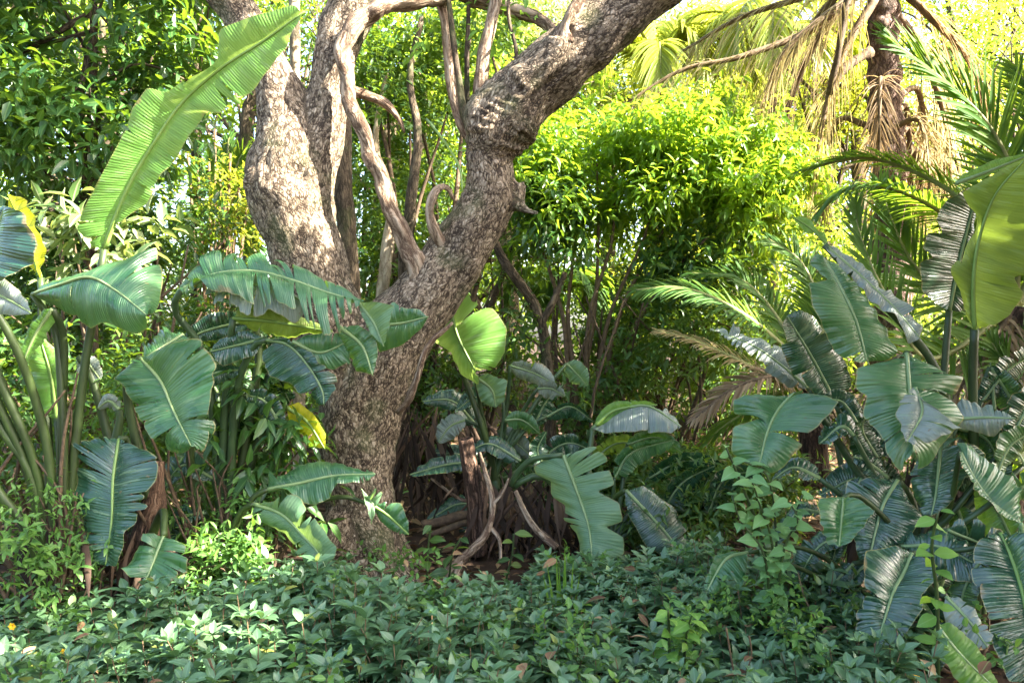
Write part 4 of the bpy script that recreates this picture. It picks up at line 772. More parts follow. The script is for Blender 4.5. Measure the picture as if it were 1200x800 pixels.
# tall pair with the olive leaf top right
U_ = strel('tall stalked paddle leaf plant at right lifting an olive leaf and a blue one', P(1130, 740, 4.4))
blade(U_, [(1142, 386), (1140, 335), (1146, 285), (1165, 230), (1200, 188)], [(1162, 380), (1182, 370), (1200, 342), (1188, 324), (1215, 320), (1240, 280), (1250, 235), (1225, 200)],
      [(1132, 370), (1125, 340), (1112, 315), (1125, 300), (1140, 272), (1153, 250), (1132, 240), (1119, 221), (1160, 204), (1185, 192)], Y=(4.25, 4.15, 4.0), d1=-.06, d2=.03, tears=3, seed=161, mat='blade_olive', rib='rib_lime', stalk=[(1135, 740, 4.4), (1141, 560, 4.35), (1140, 450, 4.3)], sr=(7, 5), gap=.06, ribw=3)
blade(U_, [(1112, 364), (1126, 298), (1146, 220)], [(1126, 366), (1140, 340), (1141, 290), (1152, 250)], [(1096, 363), (1072, 340), (1068, 305), (1085, 300), (1071, 290), (1078, 272), (1095, 274), (1085, 256), (1100, 235), (1126, 219)], Y=(4.45, 4.35), d1=.04, d2=-.02, tears=2, seed=162, mat='blade_dark', stalk=[(1110, 740, 4.45), (1104, 560, 4.45), (1106, 450, 4.45)], sr=(5, 4))
blade(U_, [(1165, 480), (1162, 440), (1160, 425)], w=2, Y=4.5, tears=0, seed=163, mat='blade_young', stalk=[(1150, 740, 4.5), (1162, 600, 4.5)], sr=(4, 3))
blade(U_, [(1120, 215), (1160, 200), (1210, 180)], w=(10, 6), Y=4.3, tears=1, seed=164, mat='blade_young')
# paddle leaves further back on the right
V_ = strel('paddle leaf plant behind the right clump with a grey leaf and a shredded one', P(990, 640, 5.2))
blade(V_, [(980, 474), (952, 420), (922, 370)], [(1000, 450), (985, 410), (955, 372), (935, 362)], [(962, 478), (930, 440), (915, 400), (912, 378)], Y=(5.1, 5.), d1=.05, d2=-.04, tears=3, seed=171, mat='blade_dark', stalk=[(990, 640, 5.2), (1005, 540, 5.15)], sr=(5, 3.5), stalk_mat='petiole_dark')
blade(V_, [(948, 456), (915, 428), (880, 404), (832, 386)], [(940, 436), (922, 414), (890, 394), (850, 382)], [(928, 452), (895, 430), (868, 410)], Y=(5.3, 5.3), d1=.1, d2=-.08, tears=12, seed=172, mat='blade_grey', stalk=[(990, 640, 5.2), (985, 540, 5.2), (965, 480, 5.3)], sr=(4, 3))
blade(V_, [(1010, 505), (985, 470), (955, 475)], w=(8, 16), Y=5., tears=3, seed=173, mat='blade_dark', stalk=[(990, 640, 5.2)])

# ------------------------------------------------------------------ palms
def palm_big():
    root = thing('date_palm', 'palm with a pinkish brown trunk hung with a skirt of dead fronds', 'palm', P(1040, 520, 8.2))
    p, r = pxpath([(1048, 560, 8.2, 24), (1046, 300, 8.2, 20), (1042, 200, 8.15, 19), (1036, 100, 8.1, 18), (1034, 40, 8.1, 18), (1034, -40, 8.1, 19), (1034, -320, 8.1, 20)], 120)
    rr = r*(1+.09*np.sin(np.arange(120)*1.6))
    MB().tube(p, rr, 16, .08, 4).build('trunk', M['palm_bark'], root)
    rng = np.random.default_rng(3)
    for k in range(8):
        a = rng.uniform(0, 6.28); x = 1036+math.cos(a)*18; Yk = 8.1+math.sin(a)*.16
        y0 = rng.uniform(90, 190); ln = rng.uniform(50, 130); ox = math.cos(a)*rng.uniform(10, 60)
        frond(root, [(x, y0, Yk), (x+ox*.7, y0-8, Yk+math.sin(a)*.3), (x+ox, y0+ln*.4, Yk+math.sin(a)*.5), (x+ox*1.05, y0+ln, Yk+math.sin(a)*.45)], n=44, ll=44, seed=200+k, mat='frond_dead' if k % 3 else 'frond_straw', a0=45, a1=15, droop=.6, wd=.013, rmat='stem_red', rr=(4, 1.2), name='dead_frond', jit=.25, skip=.2)
    for k, pts in enumerate([[(1030, -30, 8.), (960, 30, 7.9), (870, 66, 7.8), (800, 82, 7.8), (735, 120, 7.8)], [(1030, -60, 8.), (960, 20, 8.4), (900, 110, 8.6), (880, 190, 8.6)], [(1025, -40, 8.2), (950, 60, 8.6), (915, 160, 8.8), (905, 240, 8.8)], [(1025, -20, 8.), (980, 10, 7.8), (920, 60, 7.7), (890, 130, 7.7)], [(1025, 0, 8.), (990, 60, 7.9), (965, 140, 7.8), (955, 230, 7.8)], [(1045, -20, 8.), (1090, 20, 7.9), (1140, 80, 7.8), (1165, 180, 7.8)], [(1045, 10, 8.3), (1080, 60, 8.3), (1110, 150, 8.3), (1115, 240, 8.3)], [(1030, -50, 8.3), (960, -10, 8.6), (870, 20, 8.8), (800, 60, 9.)]]):
        frond(root, pts, n=54, ll=60, seed=230+k, mat='frond_straw' if k % 3 < 2 else 'frond_dead', a0=45, a1=20, droop=1.1, wd=.014, rmat='stem_red', rr=(6, 1.5), name='dead_frond', jit=.2)
    for k, (dx, dy) in enumerate([(-230, 40), (-180, -30), (-120, -120), (120, -100), (200, -30), (230, 60), (-150, 90), (150, 110), (30, -150), (-30, 60)]):
        frond(root, [(1034, -300, 8.1), (1034+dx*.5, -340+dy*.1, 8.1+(k % 3-1)*.6), (1034+dx, -280+dy, 8.1+(k % 3-1)*1.4), (1034+dx*1.25, -200+dy*1.4, 8.1+(k % 3-1)*1.6)], n=60, ll=75, seed=250+k, mat='frond_lit', droop=.5, wd=.03, rr=(6, 2))
    for pts, k in [([(1020, 60, 7.9, 6), (985, 85, 7.8, 5), (972, 110, 7.8, 4.5), (983, 60, 7.7, 4), (995, -10, 7.7, 4)], 1)]:
        p, r = pxpath(pts, 30); MB().tube(p, r, 7, .15, k).build('branch', M['twig'], root)
palm_big()
def palm_young():
    root = thing('young_palm', 'young palm at right raising long green feather fronds above the paddle leaves', 'palm', P(1185, 560, 5.3))
    sheath_stem(root, [(1190, 700, 5.3, 34), (1188, 560, 5.3, 30), (1186, 430, 5.3, 24), (1190, 360, 5.3, 14)], mat='sheath')
    b = (1190, 360, 5.3)
    frond(root, [b, (1192, 230, 5.25), (1160, 150, 5.2), (1105, 95, 5.1), (1040, 45, 5.0)], n=84, ll=100, seed=301, a0=55, a1=18, droop=.15, lift=.3, wd=.026, normal=(-.3, -.6, .6))
    frond(root, [b, (1150, 285, 5.2), (1095, 243, 5.1), (1040, 220, 5.05), (990, 223, 5.), (960, 250, 5.)], n=92, ll=74, seed=302, a0=60, a1=25, droop=.45, lift=.25, wd=.022)
    frond(root, [b, (1140, 250, 5.6), (1080, 205, 5.7), (1010, 185, 5.7), (940, 200, 5.7)], n=86, ll=66, seed=303, a0=60, a1=25, droop=.3, wd=.022)
    frond(root, [b, (1090, 420, 5.), (1040, 350, 4.9), (1010, 285, 4.9), (1000, 240, 4.9)], n=50, ll=75, seed=304, a0=50, a1=25, droop=.1, wd=.026, normal=(.3, -.8, .3))
    frond(root, [b, (1120, 360, 5.4), (1070, 310, 5.4), (1045, 260, 5.4), (1030, 215, 5.4)], n=50, ll=75, seed=305, a0=50, a1=25, droop=.1, wd=.026, normal=(.2, -.8, .3))
    frond(root, [b, (1240, 250, 5.3), (1230, 150, 5.4), (1190, 80, 5.5)], n=50, ll=95, seed=306, wd=.026, normal=(-.2, -.7, .4))
    frond(root, [b, (1240, 400, 5.0), (1230, 470, 4.9), (1200, 540, 4.9)], n=44, ll=80, seed=307, wd=.024)
    frond(root, [b, (1220, 420, 5.1), (1190, 440, 5.0), (1160, 400, 5.0)], n=44, ll=70, seed=308, wd=.024, normal=(0, -.8, .3))
    frond(root, [b, (1260, 300, 5.3), (1340, 290, 5.4), (1420, 360, 5.4)], n=50, ll=80, seed=309)
    frond(root, [b, (1180, 280, 5.9), (1150, 230, 6.2), (1100, 240, 6.5)], n=44, ll=80, seed=310)
    for k, pts in enumerate([[b, (1150, 420, 5.1), (1110, 480, 5.), (1080, 560, 5.)], [b, (1170, 450, 5.), (1150, 520, 4.9), (1120, 590, 4.9)], [b, (1100, 400, 5.4), (1040, 430, 5.5), (990, 520, 5.5)]]):
        frond(root, pts, n=36, ll=50, seed=320+k, mat='frond_dead', droop=.8, wd=.02, rmat='stem_red', name='dead_frond', jit=.2)
palm_young()
def palm_mid():
    root = thing('low_palm', 'low palm behind the clearing sending arched feather fronds left of the big clump', 'palm', P(950, 560, 6.8))
    sheath_stem(root, [(955, 570, 6.8, 18), (950, 490, 6.8, 14), (945, 440, 6.8, 8)])
    b = (946, 440, 6.8)
    frond(root, [b, (910, 400, 6.7), (860, 362, 6.6), (800, 338, 6.6), (745, 340, 6.6)], n=88, ll=56, seed=341, a0=65, a1=30, droop=.25, lift=.2, wd=.022, normal=(0, -.5, 1))
    frond(root, [b, (920, 450, 6.5), (860, 420, 6.4), (810, 398, 6.4), (770, 388, 6.4)], n=54, ll=40, seed=342, mat='frond_straw', droop=.3, wd=.02, normal=(0, -.5, 1))
    frond(root, [b, (910, 440, 6.3), (860, 455, 6.2), (815, 490, 6.2)], n=50, ll=40, seed=343, mat='frond_dead', droop=.3, wd=.02, rmat='stem_red', normal=(0, -.6, .8), name='dead_frond')
    frond(root, [b, (915, 380, 7.), (870, 330, 7.1), (810, 320, 7.2)], n=50, ll=50, seed=344, normal=(0, -.5, 1))
    frond(root, [b, (900, 470, 6.6), (850, 500, 6.5), (800, 545, 6.5)], n=50, ll=40, seed=345, droop=.4)
    frond(root, [b, (960, 370, 7.1), (940, 310, 7.2), (900, 280, 7.3)], n=50, ll=60, seed=346, normal=(0, -.6, .8))
    frond(root, [b, (990, 400, 7.), (1030, 400, 7.2), (1070, 450, 7.3)], n=50, ll=55, seed=347)
    frond(root, [b, (975, 360, 6.9), (1010, 330, 7.0), (1060, 330, 7.1)], n=50, ll=55, seed=348, normal=(0, -.6, .8))
palm_mid()
def fan_left():
    root = thing('spiky_palm', 'dim spiky palm between the bright leaf and the forked trunk', 'palm', P(270, 440, 8.6))
    sheath_stem(root, [(268, 470, 8.6, 10), (266, 330, 8.6, 8), (265, 240, 8.6, 7)])
    b = (265, 240, 8.6)
    for k, (dx, dy) in enumerate([(-60, 20), (-55, -40), (-30, -75), (5, -85), (35, -70), (55, -30), (60, 25), (40, 60), (-40, 60), (20, -50), (-15, -60)]):
        frond(root, [b, (265+dx*.55, 240+dy*.7-8, 8.5+.1*(k % 4)), (265+dx, 240+dy+6, 8.4+.15*(k % 4))], n=26, ll=32, seed=360+k, a0=40, a1=15, droop=.2, wd=.03, normal=(0, -.7, .7))
fan_left()
def fern_back(label, x, y, Y, sc, seed, mat='frond', nm_='background_palm', nf=12, h=230):
    root = thing(nm_, label, 'palm', P(x, y+h, Y))
    sheath_stem(root, [(x+4, y+h, Y, 9*sc), (x, y+h*.5, Y, 8*sc), (x, y, Y, 6*sc)], mat='palm_bark')
    rng = np.random.default_rng(seed)
    for k in range(nf):
        a = k/nf*6.28+rng.uniform(-.2, .2); ln = sc*rng.uniform(100, 150); dx, dd = math.cos(a)*ln, math.sin(a)*ln*Y/FOC*.8; r_ = rng.uniform(.1, .5)
        frond(root, [(x, y, Y), (x+dx*.45, y-ln*r_, Y+dd*.45), (x+dx*.85, y-ln*r_*.7, Y+dd*.85), (x+dx*1.1, y+ln*.25, Y+dd*1.05)], n=40, ll=55*sc, seed=seed*20+k, mat=mat, droop=.55, wd=.035*Y/8, rr=(3*sc, 1))
fern_back('palm crown with haze put into its pale colour above the yellow shrub at the top', 770, 70, 13., .85, 21, 'frond_lit', h=500)
fern_back('sunlit palm crown against the sky left of the brown palm trunk', 905, 45, 12.5, .8, 22, 'frond_lit', h=520)
fern_back('dark low palm deep in the shade behind the right limb', 650, 345, 10., .5, 23, 'frond', h=170)

# ------------------------------------------------------------------ shrubs and trees
def tree(name, label, base, ells, n, per, Ln, mat, seed, trunk, tmat='slim', group=None, cat='tree', **kw):
    root = thing(name, label, cat, base, group)
    kind = kw.get('kind', 'lance')
    a = foliage_arrays(ells, n, per, Ln, seed, **kw)
    leaves_obj('crown', *a[:6], M[mat], root, kind)
    path, rad = pxpath(trunk, 30) if len(trunk[0]) == 4 else (None, None)
    MB().tube(path, rad, 10, .08, seed).build('trunk', M[tmat], root)
    rng = np.random.default_rng(seed); mb = MB()
    for c, rr in ells:
        for q in range(3):
            st_ = path[rng.integers(12, 29)]; tgt = c+rng.normal(size=3)*rr*.45
            mid = (st_+tgt)/2+rng.normal(size=3)*.1*np.linalg.norm(tgt-st_); d = np.linalg.norm(tgt-st_)
            mb.tube(catmull([st_, mid, tgt], 10), np.linspace(.012*d+.008, .006, 10), 6, .06, q)
    mb.build('limb', M[tmat], root)
    return root
# upper left glossy tree
tree('broadleaf_tree', 'dark glossy broadleaf tree filling the upper left corner', P(95, 560, 6.8),
     [E(60, 60, 6.6, 110, 80, .7), E(170, 50, 6.7, 90, 70, .7), E(100, 150, 6.5, 130, 60, .6), E(30, 170, 6.3, 70, 60, .5), E(215, 120, 6.9, 50, 50, .5), E(10, -60, 6.6, 120, 70, .8), E(180, -60, 6.8, 120, 60, .8), E(-90, 60, 6.6, 90, 150, .8)],
     1500, 7, .155, 'glossy', 401, [(100, 600, 6.9, 9), (105, 300, 6.9, 7), (108, 150, 6.8, 6), (110, 20, 6.8, 4), (108, -80, 6.8, 2)], thr=-.5, f=2.4, asp=.38, droop=.55)
bush('variegated_shrub', 'shrub of cream mottled leaves in full sun behind the left stalks', 'shrub', P(110, 560, 5.9),
     [E(60, 275, 5.7, 70, 45, .4), E(130, 290, 5.6, 90, 55, .4), E(195, 310, 5.7, 60, 50, .4), E(60, 350, 5.7, 80, 50, .4), E(170, 370, 5.7, 80, 40, .4)], 760, 7, .155, 'varieg', 411, asp=.42, thr=-.7, tl=.22, droop=.5)
bush('leafy_shrub', 'shaded green shrub under the cream mottled one at far left', 'shrub', P(60, 660, 5.4),
     [E(40, 480, 5.3, 90, 90, .4), E(150, 480, 5.4, 90, 90, .4), E(60, 590, 5.2, 90, 60, .4), E(-60, 500, 5.2, 80, 120, .5)], 620, 8, .09, 'under', 412, thr=-.3, tl=.25)
bush('dry_stemmed_bush', 'loose yellow green bush with dry tan stems beside the left limb', 'bush', P(250, 470, 8.2),
     [E(235, 180, 8.2, 40, 60, .5), E(260, 260, 8.1, 50, 70, .5), E(210, 280, 8., 40, 60, .4), E(290, 320, 8.2, 50, 50, .5), E(250, 360, 8., 70, 60, .5), E(310, 250, 8.4, 40, 60, .4)], 560, 8, .085, 'golden', 413,
     stems=[[(245+dx*.3, 470, 8.1, 2.5), (245+dx*.6, 350, 8.1, 2.2), (240+dx, 180+dy, 8.1+.1*(k % 3), 1.5)] for k, (dx, dy) in enumerate([(-20, 0), (-8, 20), (5, 10), (18, 30), (30, 0), (40, 40), (12, -30), (50, 60)])], stem_mat='stem_red', thr=0.)
bush('trailing_creeper', 'small leaved creeper trailing over the stalks left of the trunk', 'creeper', P(245, 690, 4.75),
     [E(245, 560, 4.75, 45, 60, .18), E(270, 610, 4.7, 40, 50, .18), E(215, 600, 4.7, 40, 40, .15), E(200, 560, 4.75, 30, 40, .15), E(285, 550, 4.8, 30, 40, .15), E(235, 500, 4.8, 40, 30, .12), E(150, 470, 4.75, 40, 30, .12)], 420, 8, .055, 'creeper', 414, tl=.16, thr=-.4, droop=.6)
bush('broad_leaved_herb', 'leafy herb with drooping dark leaves beside the yellow leaf', 'plant', P(300, 690, 4.95),
     [E(310, 470, 4.95, 35, 40, .15), E(330, 520, 4.95, 35, 25, .15), E(290, 530, 4.9, 30, 40, .15), E(320, 600, 4.95, 40, 40, .12)], 95, 6, .14, 'glossy', 415, tl=.2, thr=-1, droop=.7, asp=.34)
bush('sunny_sprig', 'pale leafy sprig catching the sun at the ground cover edge', 'shrub', P(290, 715, 4.4),
     [E(265, 662, 4.4, 40, 22, .15), E(312, 676, 4.4, 30, 12, .12), E(235, 672, 4.4, 25, 16, .1)], 70, 8, .065, 'creeper', 416, tl=.14, thr=-1, asp=.45)
bush('cinquefoil_shrub', 'bright small leaved shrub in the lower left corner', 'shrub', P(20, 760, 4.),
     [E(20, 655, 4.05, 50, 35, .2), E(-30, 640, 4.05, 50, 50, .2), E(60, 675, 4.05, 35, 25, .15)], 230, 7, .06, 'creeper', 417, tl=.14, thr=-.6, asp=.42)
# the sunlit shrub right of centre
def layered():
    r = np.random.default_rng(77); e = []
    for q in range(44):
        x = r.uniform(600, 935); top = 120+.0016*(x-765)**2+16*math.sin(x*.051)+12*math.sin(x*.023+1)
        y = top+(r.random()**1.3)*(275-top)+10*math.sin(x*.03); e.append(E(x, y, 8.+r.uniform(-.5, .6), r.uniform(22, 56), r.uniform(9, 22), r.uniform(.25, .45)))
    return e
LAY = layered()
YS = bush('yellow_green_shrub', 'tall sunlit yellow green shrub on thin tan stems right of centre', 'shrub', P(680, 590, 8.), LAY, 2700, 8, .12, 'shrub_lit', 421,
     stems=[[(690+dx*.2, 600, 7.9, 4), (685+dx*.25, 460, 7.9, 3.4), (690+dx*.45+9*math.sin(dx), 370, 7.9+.1*math.sin(dx*2), 2.4), (700+dx*.8-8*math.sin(dx*3), 280, 8., 1.8), (705+dx*1.1, 190+abs(dx)*.3, 8., 1.)] for dx in (-75, -40, -5, 12, 60, 99, 150)], stem_mat='stem_red', thr=-.5, f=3.2, asp=.34, droop=.5, tl=.3, up=.15)
a = foliage_arrays([E(840, 280, 7.6, 60, 28, .3), E(880, 315, 7.6, 34, 36, .25), E(760, 270, 7.5, 70, 22, .3), E(680, 268, 7.6, 60, 26, .3), E(640, 235, 7.8, 36, 30, .3), E(800, 310, 7.7, 40, 20, .3)], 620, 7, .15, 422, tl=.28, thr=-.4, droop=.9, asp=.36, gaps=False)
leaves_obj('lower_leaves', *a[:6], M['glossy'], YS)
bush('shaded_shrub', 'green shrub hanging in shade under the yellow green one', 'shrub', P(760, 600, 8.4),
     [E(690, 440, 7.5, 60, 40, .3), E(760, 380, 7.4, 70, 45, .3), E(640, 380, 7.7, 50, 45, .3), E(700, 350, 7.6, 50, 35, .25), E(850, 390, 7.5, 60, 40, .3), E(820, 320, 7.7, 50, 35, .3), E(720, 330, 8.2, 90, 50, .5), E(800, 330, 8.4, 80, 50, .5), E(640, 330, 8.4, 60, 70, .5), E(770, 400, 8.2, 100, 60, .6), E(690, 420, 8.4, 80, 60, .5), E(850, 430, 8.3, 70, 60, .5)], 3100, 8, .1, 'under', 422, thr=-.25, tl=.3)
bush('understorey_bush', 'bush with yellow flecked foliage between the pale leaf and the low palm', 'bush', P(820, 600, 7.4),
     [E(760, 470, 7.6, 70, 50, .4), E(840, 500, 7.4, 70, 50, .4), E(800, 560, 7.3, 70, 40, .4), E(900, 540, 7.3, 60, 50, .4), E(740, 540, 7.5, 60, 40, .4)], 800, 8, .09, 'under', 423, thr=-.2, tl=.28)
bush('background_shrub', 'dim leafy shrub filling the gap behind the right limb', 'shrub', P(560, 560, 9.),
     [E(560, 330, 9.2, 80, 80, .6), E(620, 260, 9.5, 60, 60, .5), E(480, 360, 9.2, 70, 80, .6), E(570, 450, 9., 110, 60, .6), E(480, 480, 9, 80, 60, .6), E(660, 480, 9.2, 70, 60, .5)], 1500, 8, .1, 'under', 424, thr=-.1, tl=.3)
bush('background_shrub', 'shadowy shrub glimpsed between the two limbs of the tree', 'shrub', P(450, 520, 10.),
     [E(440, 260, 10.2, 60, 110, .6), E(510, 220, 10.4, 60, 90, .6), E(400, 420, 10., 90, 80, .6), E(330, 440, 9.6, 70, 80, .6)], 1200, 8, .11, 'under', 425, thr=-.05, tl=.32)
bush('background_shrub', 'dark shrub low behind the torn arching leaves at left', 'shrub', P(230, 620, 6.6),
     [E(230, 470, 6.6, 120, 70, .5), E(340, 560, 6.6, 90, 80, .4), E(180, 560, 6.4, 110, 80, .4), E(480, 600, 7.3, 60, 40, .3)], 1000, 8, .085, 'under', 426, thr=-.2, tl=.28)
bush('background_shrub', 'deep shaded shrub under the palm at the right edge', 'shrub', P(1150, 640, 6.2),
     [E(1130, 480, 6.4, 120, 90, .5), E(1060, 560, 6.2, 110, 80, .5), E(1190, 600, 6., 110, 100, .5), E(960, 580, 6.3, 80, 60, .4), E(1290, 500, 6.2, 120, 160, .6)], 1300, 8, .085, 'under', 427, thr=-.1, tl=.28)
bush('background_shrub', 'low dark shrub behind the stump and dry leaves', 'shrub', P(620, 620, 7.6),
     [E(610, 540, 7.8, 130, 60, .4), E(520, 520, 7.8, 70, 60, .4), E(700, 560, 7.6, 80, 50, .4)], 800, 8, .09, 'under', 428, thr=-.15, tl=.28)
bush('background_shrub', 'low dark shrub behind the heart leaved shrub', 'shrub', P(880, 640, 5.9),
     [E(860, 580, 6., 80, 40, .3), E(930, 600, 5.8, 60, 40, .3), E(780, 610, 5.9, 60, 30, .3)], 560, 8, .085, 'under', 429, thr=-.3, tl=.24)
bush('background_shrub', 'sunlit green shrub behind the cream mottled one and the bright leaf', 'shrub', P(130, 560, 7.4),
     [E(60, 270, 7.2, 110, 60, .5), E(170, 260, 7.4, 90, 60, .5), E(110, 350, 7.2, 150, 60, .5), E(240, 400, 7.4, 100, 60, .5), E(20, 420, 7., 100, 70, .5)], 1500, 8, .11, 'glossy', 430, thr=-.3, tl=.3)
bush('background_shrub', 'shaded fern-leaved shrub low behind the left stalks', 'shrub', P(120, 660, 4.95),
     [E(110, 560, 5., 110, 60, .2), E(30, 560, 5., 60, 70, .2), E(210, 640, 4.9, 60, 40, .15)], 420, 8, .06, 'under', 431, thr=-.3, tl=.2)
bush('background_shrub', 'tall leafy shrub in the gap under the arch of the bare branch', 'shrub', P(480, 560, 9.2),
     [E(450, 160, 9.4, 50, 110, .6), E(510, 130, 9.6, 50, 120, .6), E(560, 60, 9.6, 60, 60, .6), E(430, 60, 9.6, 40, 60, .5), E(480, 300, 9.4, 70, 80, .5)], 1500, 8, .11, 'under', 432, thr=-.15, tl=.3)
bush('climbing_creeper', 'small leaved creeper climbing the lower part of the far left stalks', 'creeper', P(60, 740, 4.15),
     [E(95, 560, 4.2, 30, 40, .1), E(45, 600, 4.15, 40, 30, .1), E(20, 540, 4.15, 25, 35, .1), E(110, 640, 4.2, 25, 30, .1), E(85, 470, 4.2, 16, 40, .08)], 170, 7, .05, 'creeper', 433, tl=.13, thr=-.7, droop=.5)
bush('low_dark_shrub', 'low dark shrub under the glossy leaves in the bottom right corner', 'shrub', P(1130, 800, 3.9),
     [E(1100, 740, 3.85, 90, 50, .2), E(1190, 760, 3.8, 70, 60, .2), E(1040, 760, 3.9, 60, 40, .2), E(1260, 760, 3.8, 80, 80, .3)], 420, 7, .07, 'under', 434, tl=.18, thr=-.6)
# slim trunks behind
def slim(label, pts, mat, seed):
    root = thing('slim_tree', label, 'tree', P(pts[0][0], pts[0][1], pts[0][2]))
    p, r = pxpath(pts, 40); MB().tube(p, r, 10, .1, seed).build('trunk', M[mat], root)
    x, y, Y, _ = pts[-1]
    a = foliage_arrays([E(x, y-90, Y, 120, 90, 1.), E(x+60, y-40, Y+.4, 80, 60, .6)], 260, 7, .12, seed+3, thr=-.2)
    leaves_obj('crown', *a[:6], M['under'], root)
slim('slim brown trunk standing just right of the left limb', [(412, 600, 7.2, 13), (410, 340, 7.2, 12), (404, 240, 7.2, 11), (402, 140, 7.2, 10), (400, -20, 7.2, 9), (398, -90, 7.2, 7)], 'slim', 441)
slim('short pale trunk lit by the sun between the limbs', [(440, 600, 8.6, 9), (446, 380, 8.6, 8), (454, 290, 8.6, 7), (458, 230, 8.7, 5), (440, 170, 9., 4), (452, 90, 9.3, 3)], 'pale_trunk', 442)
slim('thin dark trunk seen beneath the arch of the bare branch', [(470, 600, 8.2, 9), (474, 330, 8.2, 8), (480, 250, 8.2, 7), (490, 160, 8.4, 5), (480, 90, 8.8, 4), (495, 20, 9.2, 3)], 'slim', 443)
slim('grey slender trunk behind the big bright leaf and left limb', [(232, 600, 8.8, 7), (230, 300, 8.8, 6), (231, 100, 8.8, 6), (233, -20, 8.8, 5), (234, -90, 8.8, 4)], 'slim', 444)
slim('grey pole-like trunk in the crook of the left limb', [(352, 600, 8.5, 8), (349, 300, 8.5, 7), (346, 80, 8.5, 6), (345, -30, 8.5, 6), (345, -90, 8.5, 4)], 'pale_trunk', 445)
def leaning():
    root = thing('leaning_sapling', 'brown sapling stem curving down beside the right limb', 'tree', P(645, 600, 7.4))
    p, r = pxpath([(648, 600, 7.4, 7), (642, 430, 7.4, 6.5), (628, 360, 7.4, 6), (600, 320, 7.3, 5.5), (583, 290, 7.3, 5), (575, 262, 7.3, 4), (560, 200, 7.3, 3)], 44); MB().tube(p, r, 10, .1, 9).build('trunk', M['slim'], root)
    p, r = pxpath([(634, 380, 7.4, 5), (650, 350, 7.4, 4), (662, 320, 7.5, 3)], 14); MB().tube(p, r, 7, .1, 9).build('branch', M['slim'], root)
    a = foliage_arrays([E(590, 190, 7.6, 50, 40, .3), E(665, 300, 7.6, 30, 30, .3)], 60, 7, .1, 447, thr=-1, gaps=False)
    leaves_obj('crown', *a[:6], M['under'], root)
leaning()
# wood behind: every tree its own thing
far = [  # x, y centre, Y, rx, ry, depth, mat, seed, label
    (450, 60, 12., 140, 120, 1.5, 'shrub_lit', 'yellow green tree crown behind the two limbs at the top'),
    (600, 120, 13., 120, 120, 1.5, 'far', 'bright tree behind the upright shoots on the right limb'),
    (300, 90, 13., 130, 130, 1.5, 'under', 'dark tree behind the left limb and big bright leaf'),
    (120, 120, 11., 170, 160, 1.5, 'under', 'shaded tree behind the glossy one at upper left'),
    (960, 130, 14., 150, 110, 1.5, 'golden', 'golden tree behind the straw coloured hanging fronds'),
    (1110, 60, 12.5, 120, 100, 1.3, 'far', 'yellow green tree behind the dead frond skirt'),
    (1230, 120, 11., 110, 150, 1.3, 'far', 'tree in sun at the upper right edge'),
    (880, 330, 11.5, 130, 90, 1.2, 'golden', 'golden low tree behind the low palm'),
    (1020, 330, 10., 120, 100, 1., 'far', 'yellow green tree behind the young palm fronds'),
    (700, 60, 17., 170, 70, 2., 'far_pale', 'pale tree with glare put into its leaf colour under the thick right limb'),
    (860, 110, 19., 150, 90, 2., 'far_pale', 'pale tree with haze put into its leaf colour between the yellow shrub and the palm'),
    (560, 330, 14., 190, 150, 1.6, 'under', 'dark tree deep behind the right limb'),
    (760, 400, 13., 190, 130, 1.6, 'under', 'dark tree deep behind the yellow green shrub'),
    (340, 400, 12.5, 190, 150, 1.6, 'under', 'dark tree deep behind the left limb foot'),
    (120, 420, 10., 190, 150, 1.4, 'under', 'shaded tree behind the left stalks'),
    (1150, 400, 11., 190, 130, 1.4, 'under', 'shaded tree behind the right palm'),
    (950, 500, 12., 160, 90, 1.4, 'under', 'low shaded tree behind the shredded leaf'),
    (430, -40, 20., 220, 90, 2.5, 'far', 'far tree top filling the top between limbs'),
    (1090, 260, 18., 220, 120, 2.5, 'far', 'far tree behind the palm trunk'),
    (60, -10, 12., 200, 110, 1.5, 'under', 'dark tree top behind the upper left corner'),
    (330, 30, 15., 150, 120, 1.6, 'far', 'bright tree behind the tip of the big leaf'),
    (860, 180, 16., 140, 110, 1.6, 'golden', 'golden tree behind the shaggy palm skirt on the left side'),
    (1000, 60, 16., 150, 130, 1.6, 'far', 'bright tree behind the palm trunk top'),
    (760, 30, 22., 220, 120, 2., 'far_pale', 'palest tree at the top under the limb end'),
    (1180, 30, 17., 160, 130, 1.6, 'golden', 'golden tree at the upper right corner'),
    (470, 200, 16., 160, 170, 1.6, 'far', 'bright tree far behind the crook of the limbs'),
    (-120, 200, 10., 140, 300, 1.5, 'under', 'tree beyond the left edge of the picture'),
]
for k, (x, y, Y, rx, ry, rd, mt, lab) in enumerate(far):
    r = np.random.default_rng(500+k); ells = []
    for q in range(9):
        ells.append(E(x+r.uniform(-.75, .75)*rx, y+r.uniform(-.75, .75)*ry, Y+r.uniform(-.6, .6)*rd, rx*r.uniform(.28, .5), ry*r.uniform(.28, .5), rd*r.uniform(.35, .6)))
    area = (rx*ry)*(Y/FOC)**2
    n = int(min(3800, 250*area+300))
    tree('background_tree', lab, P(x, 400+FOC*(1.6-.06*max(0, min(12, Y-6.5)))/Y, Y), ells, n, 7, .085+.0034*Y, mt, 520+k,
         [(x+10, 400+FOC*(1.6-.06*max(0, min(12, Y-6.5)))/Y+8, Y, 160/Y), (x+r.uniform(-20, 20), y+ry*.6, Y, 120/Y), (x+r.uniform(-20, 20), y, Y, 80/Y), (x, y-ry*.6, Y, 30/Y)], kind='simple', thr=-.1, f=1.5, tl=.45)
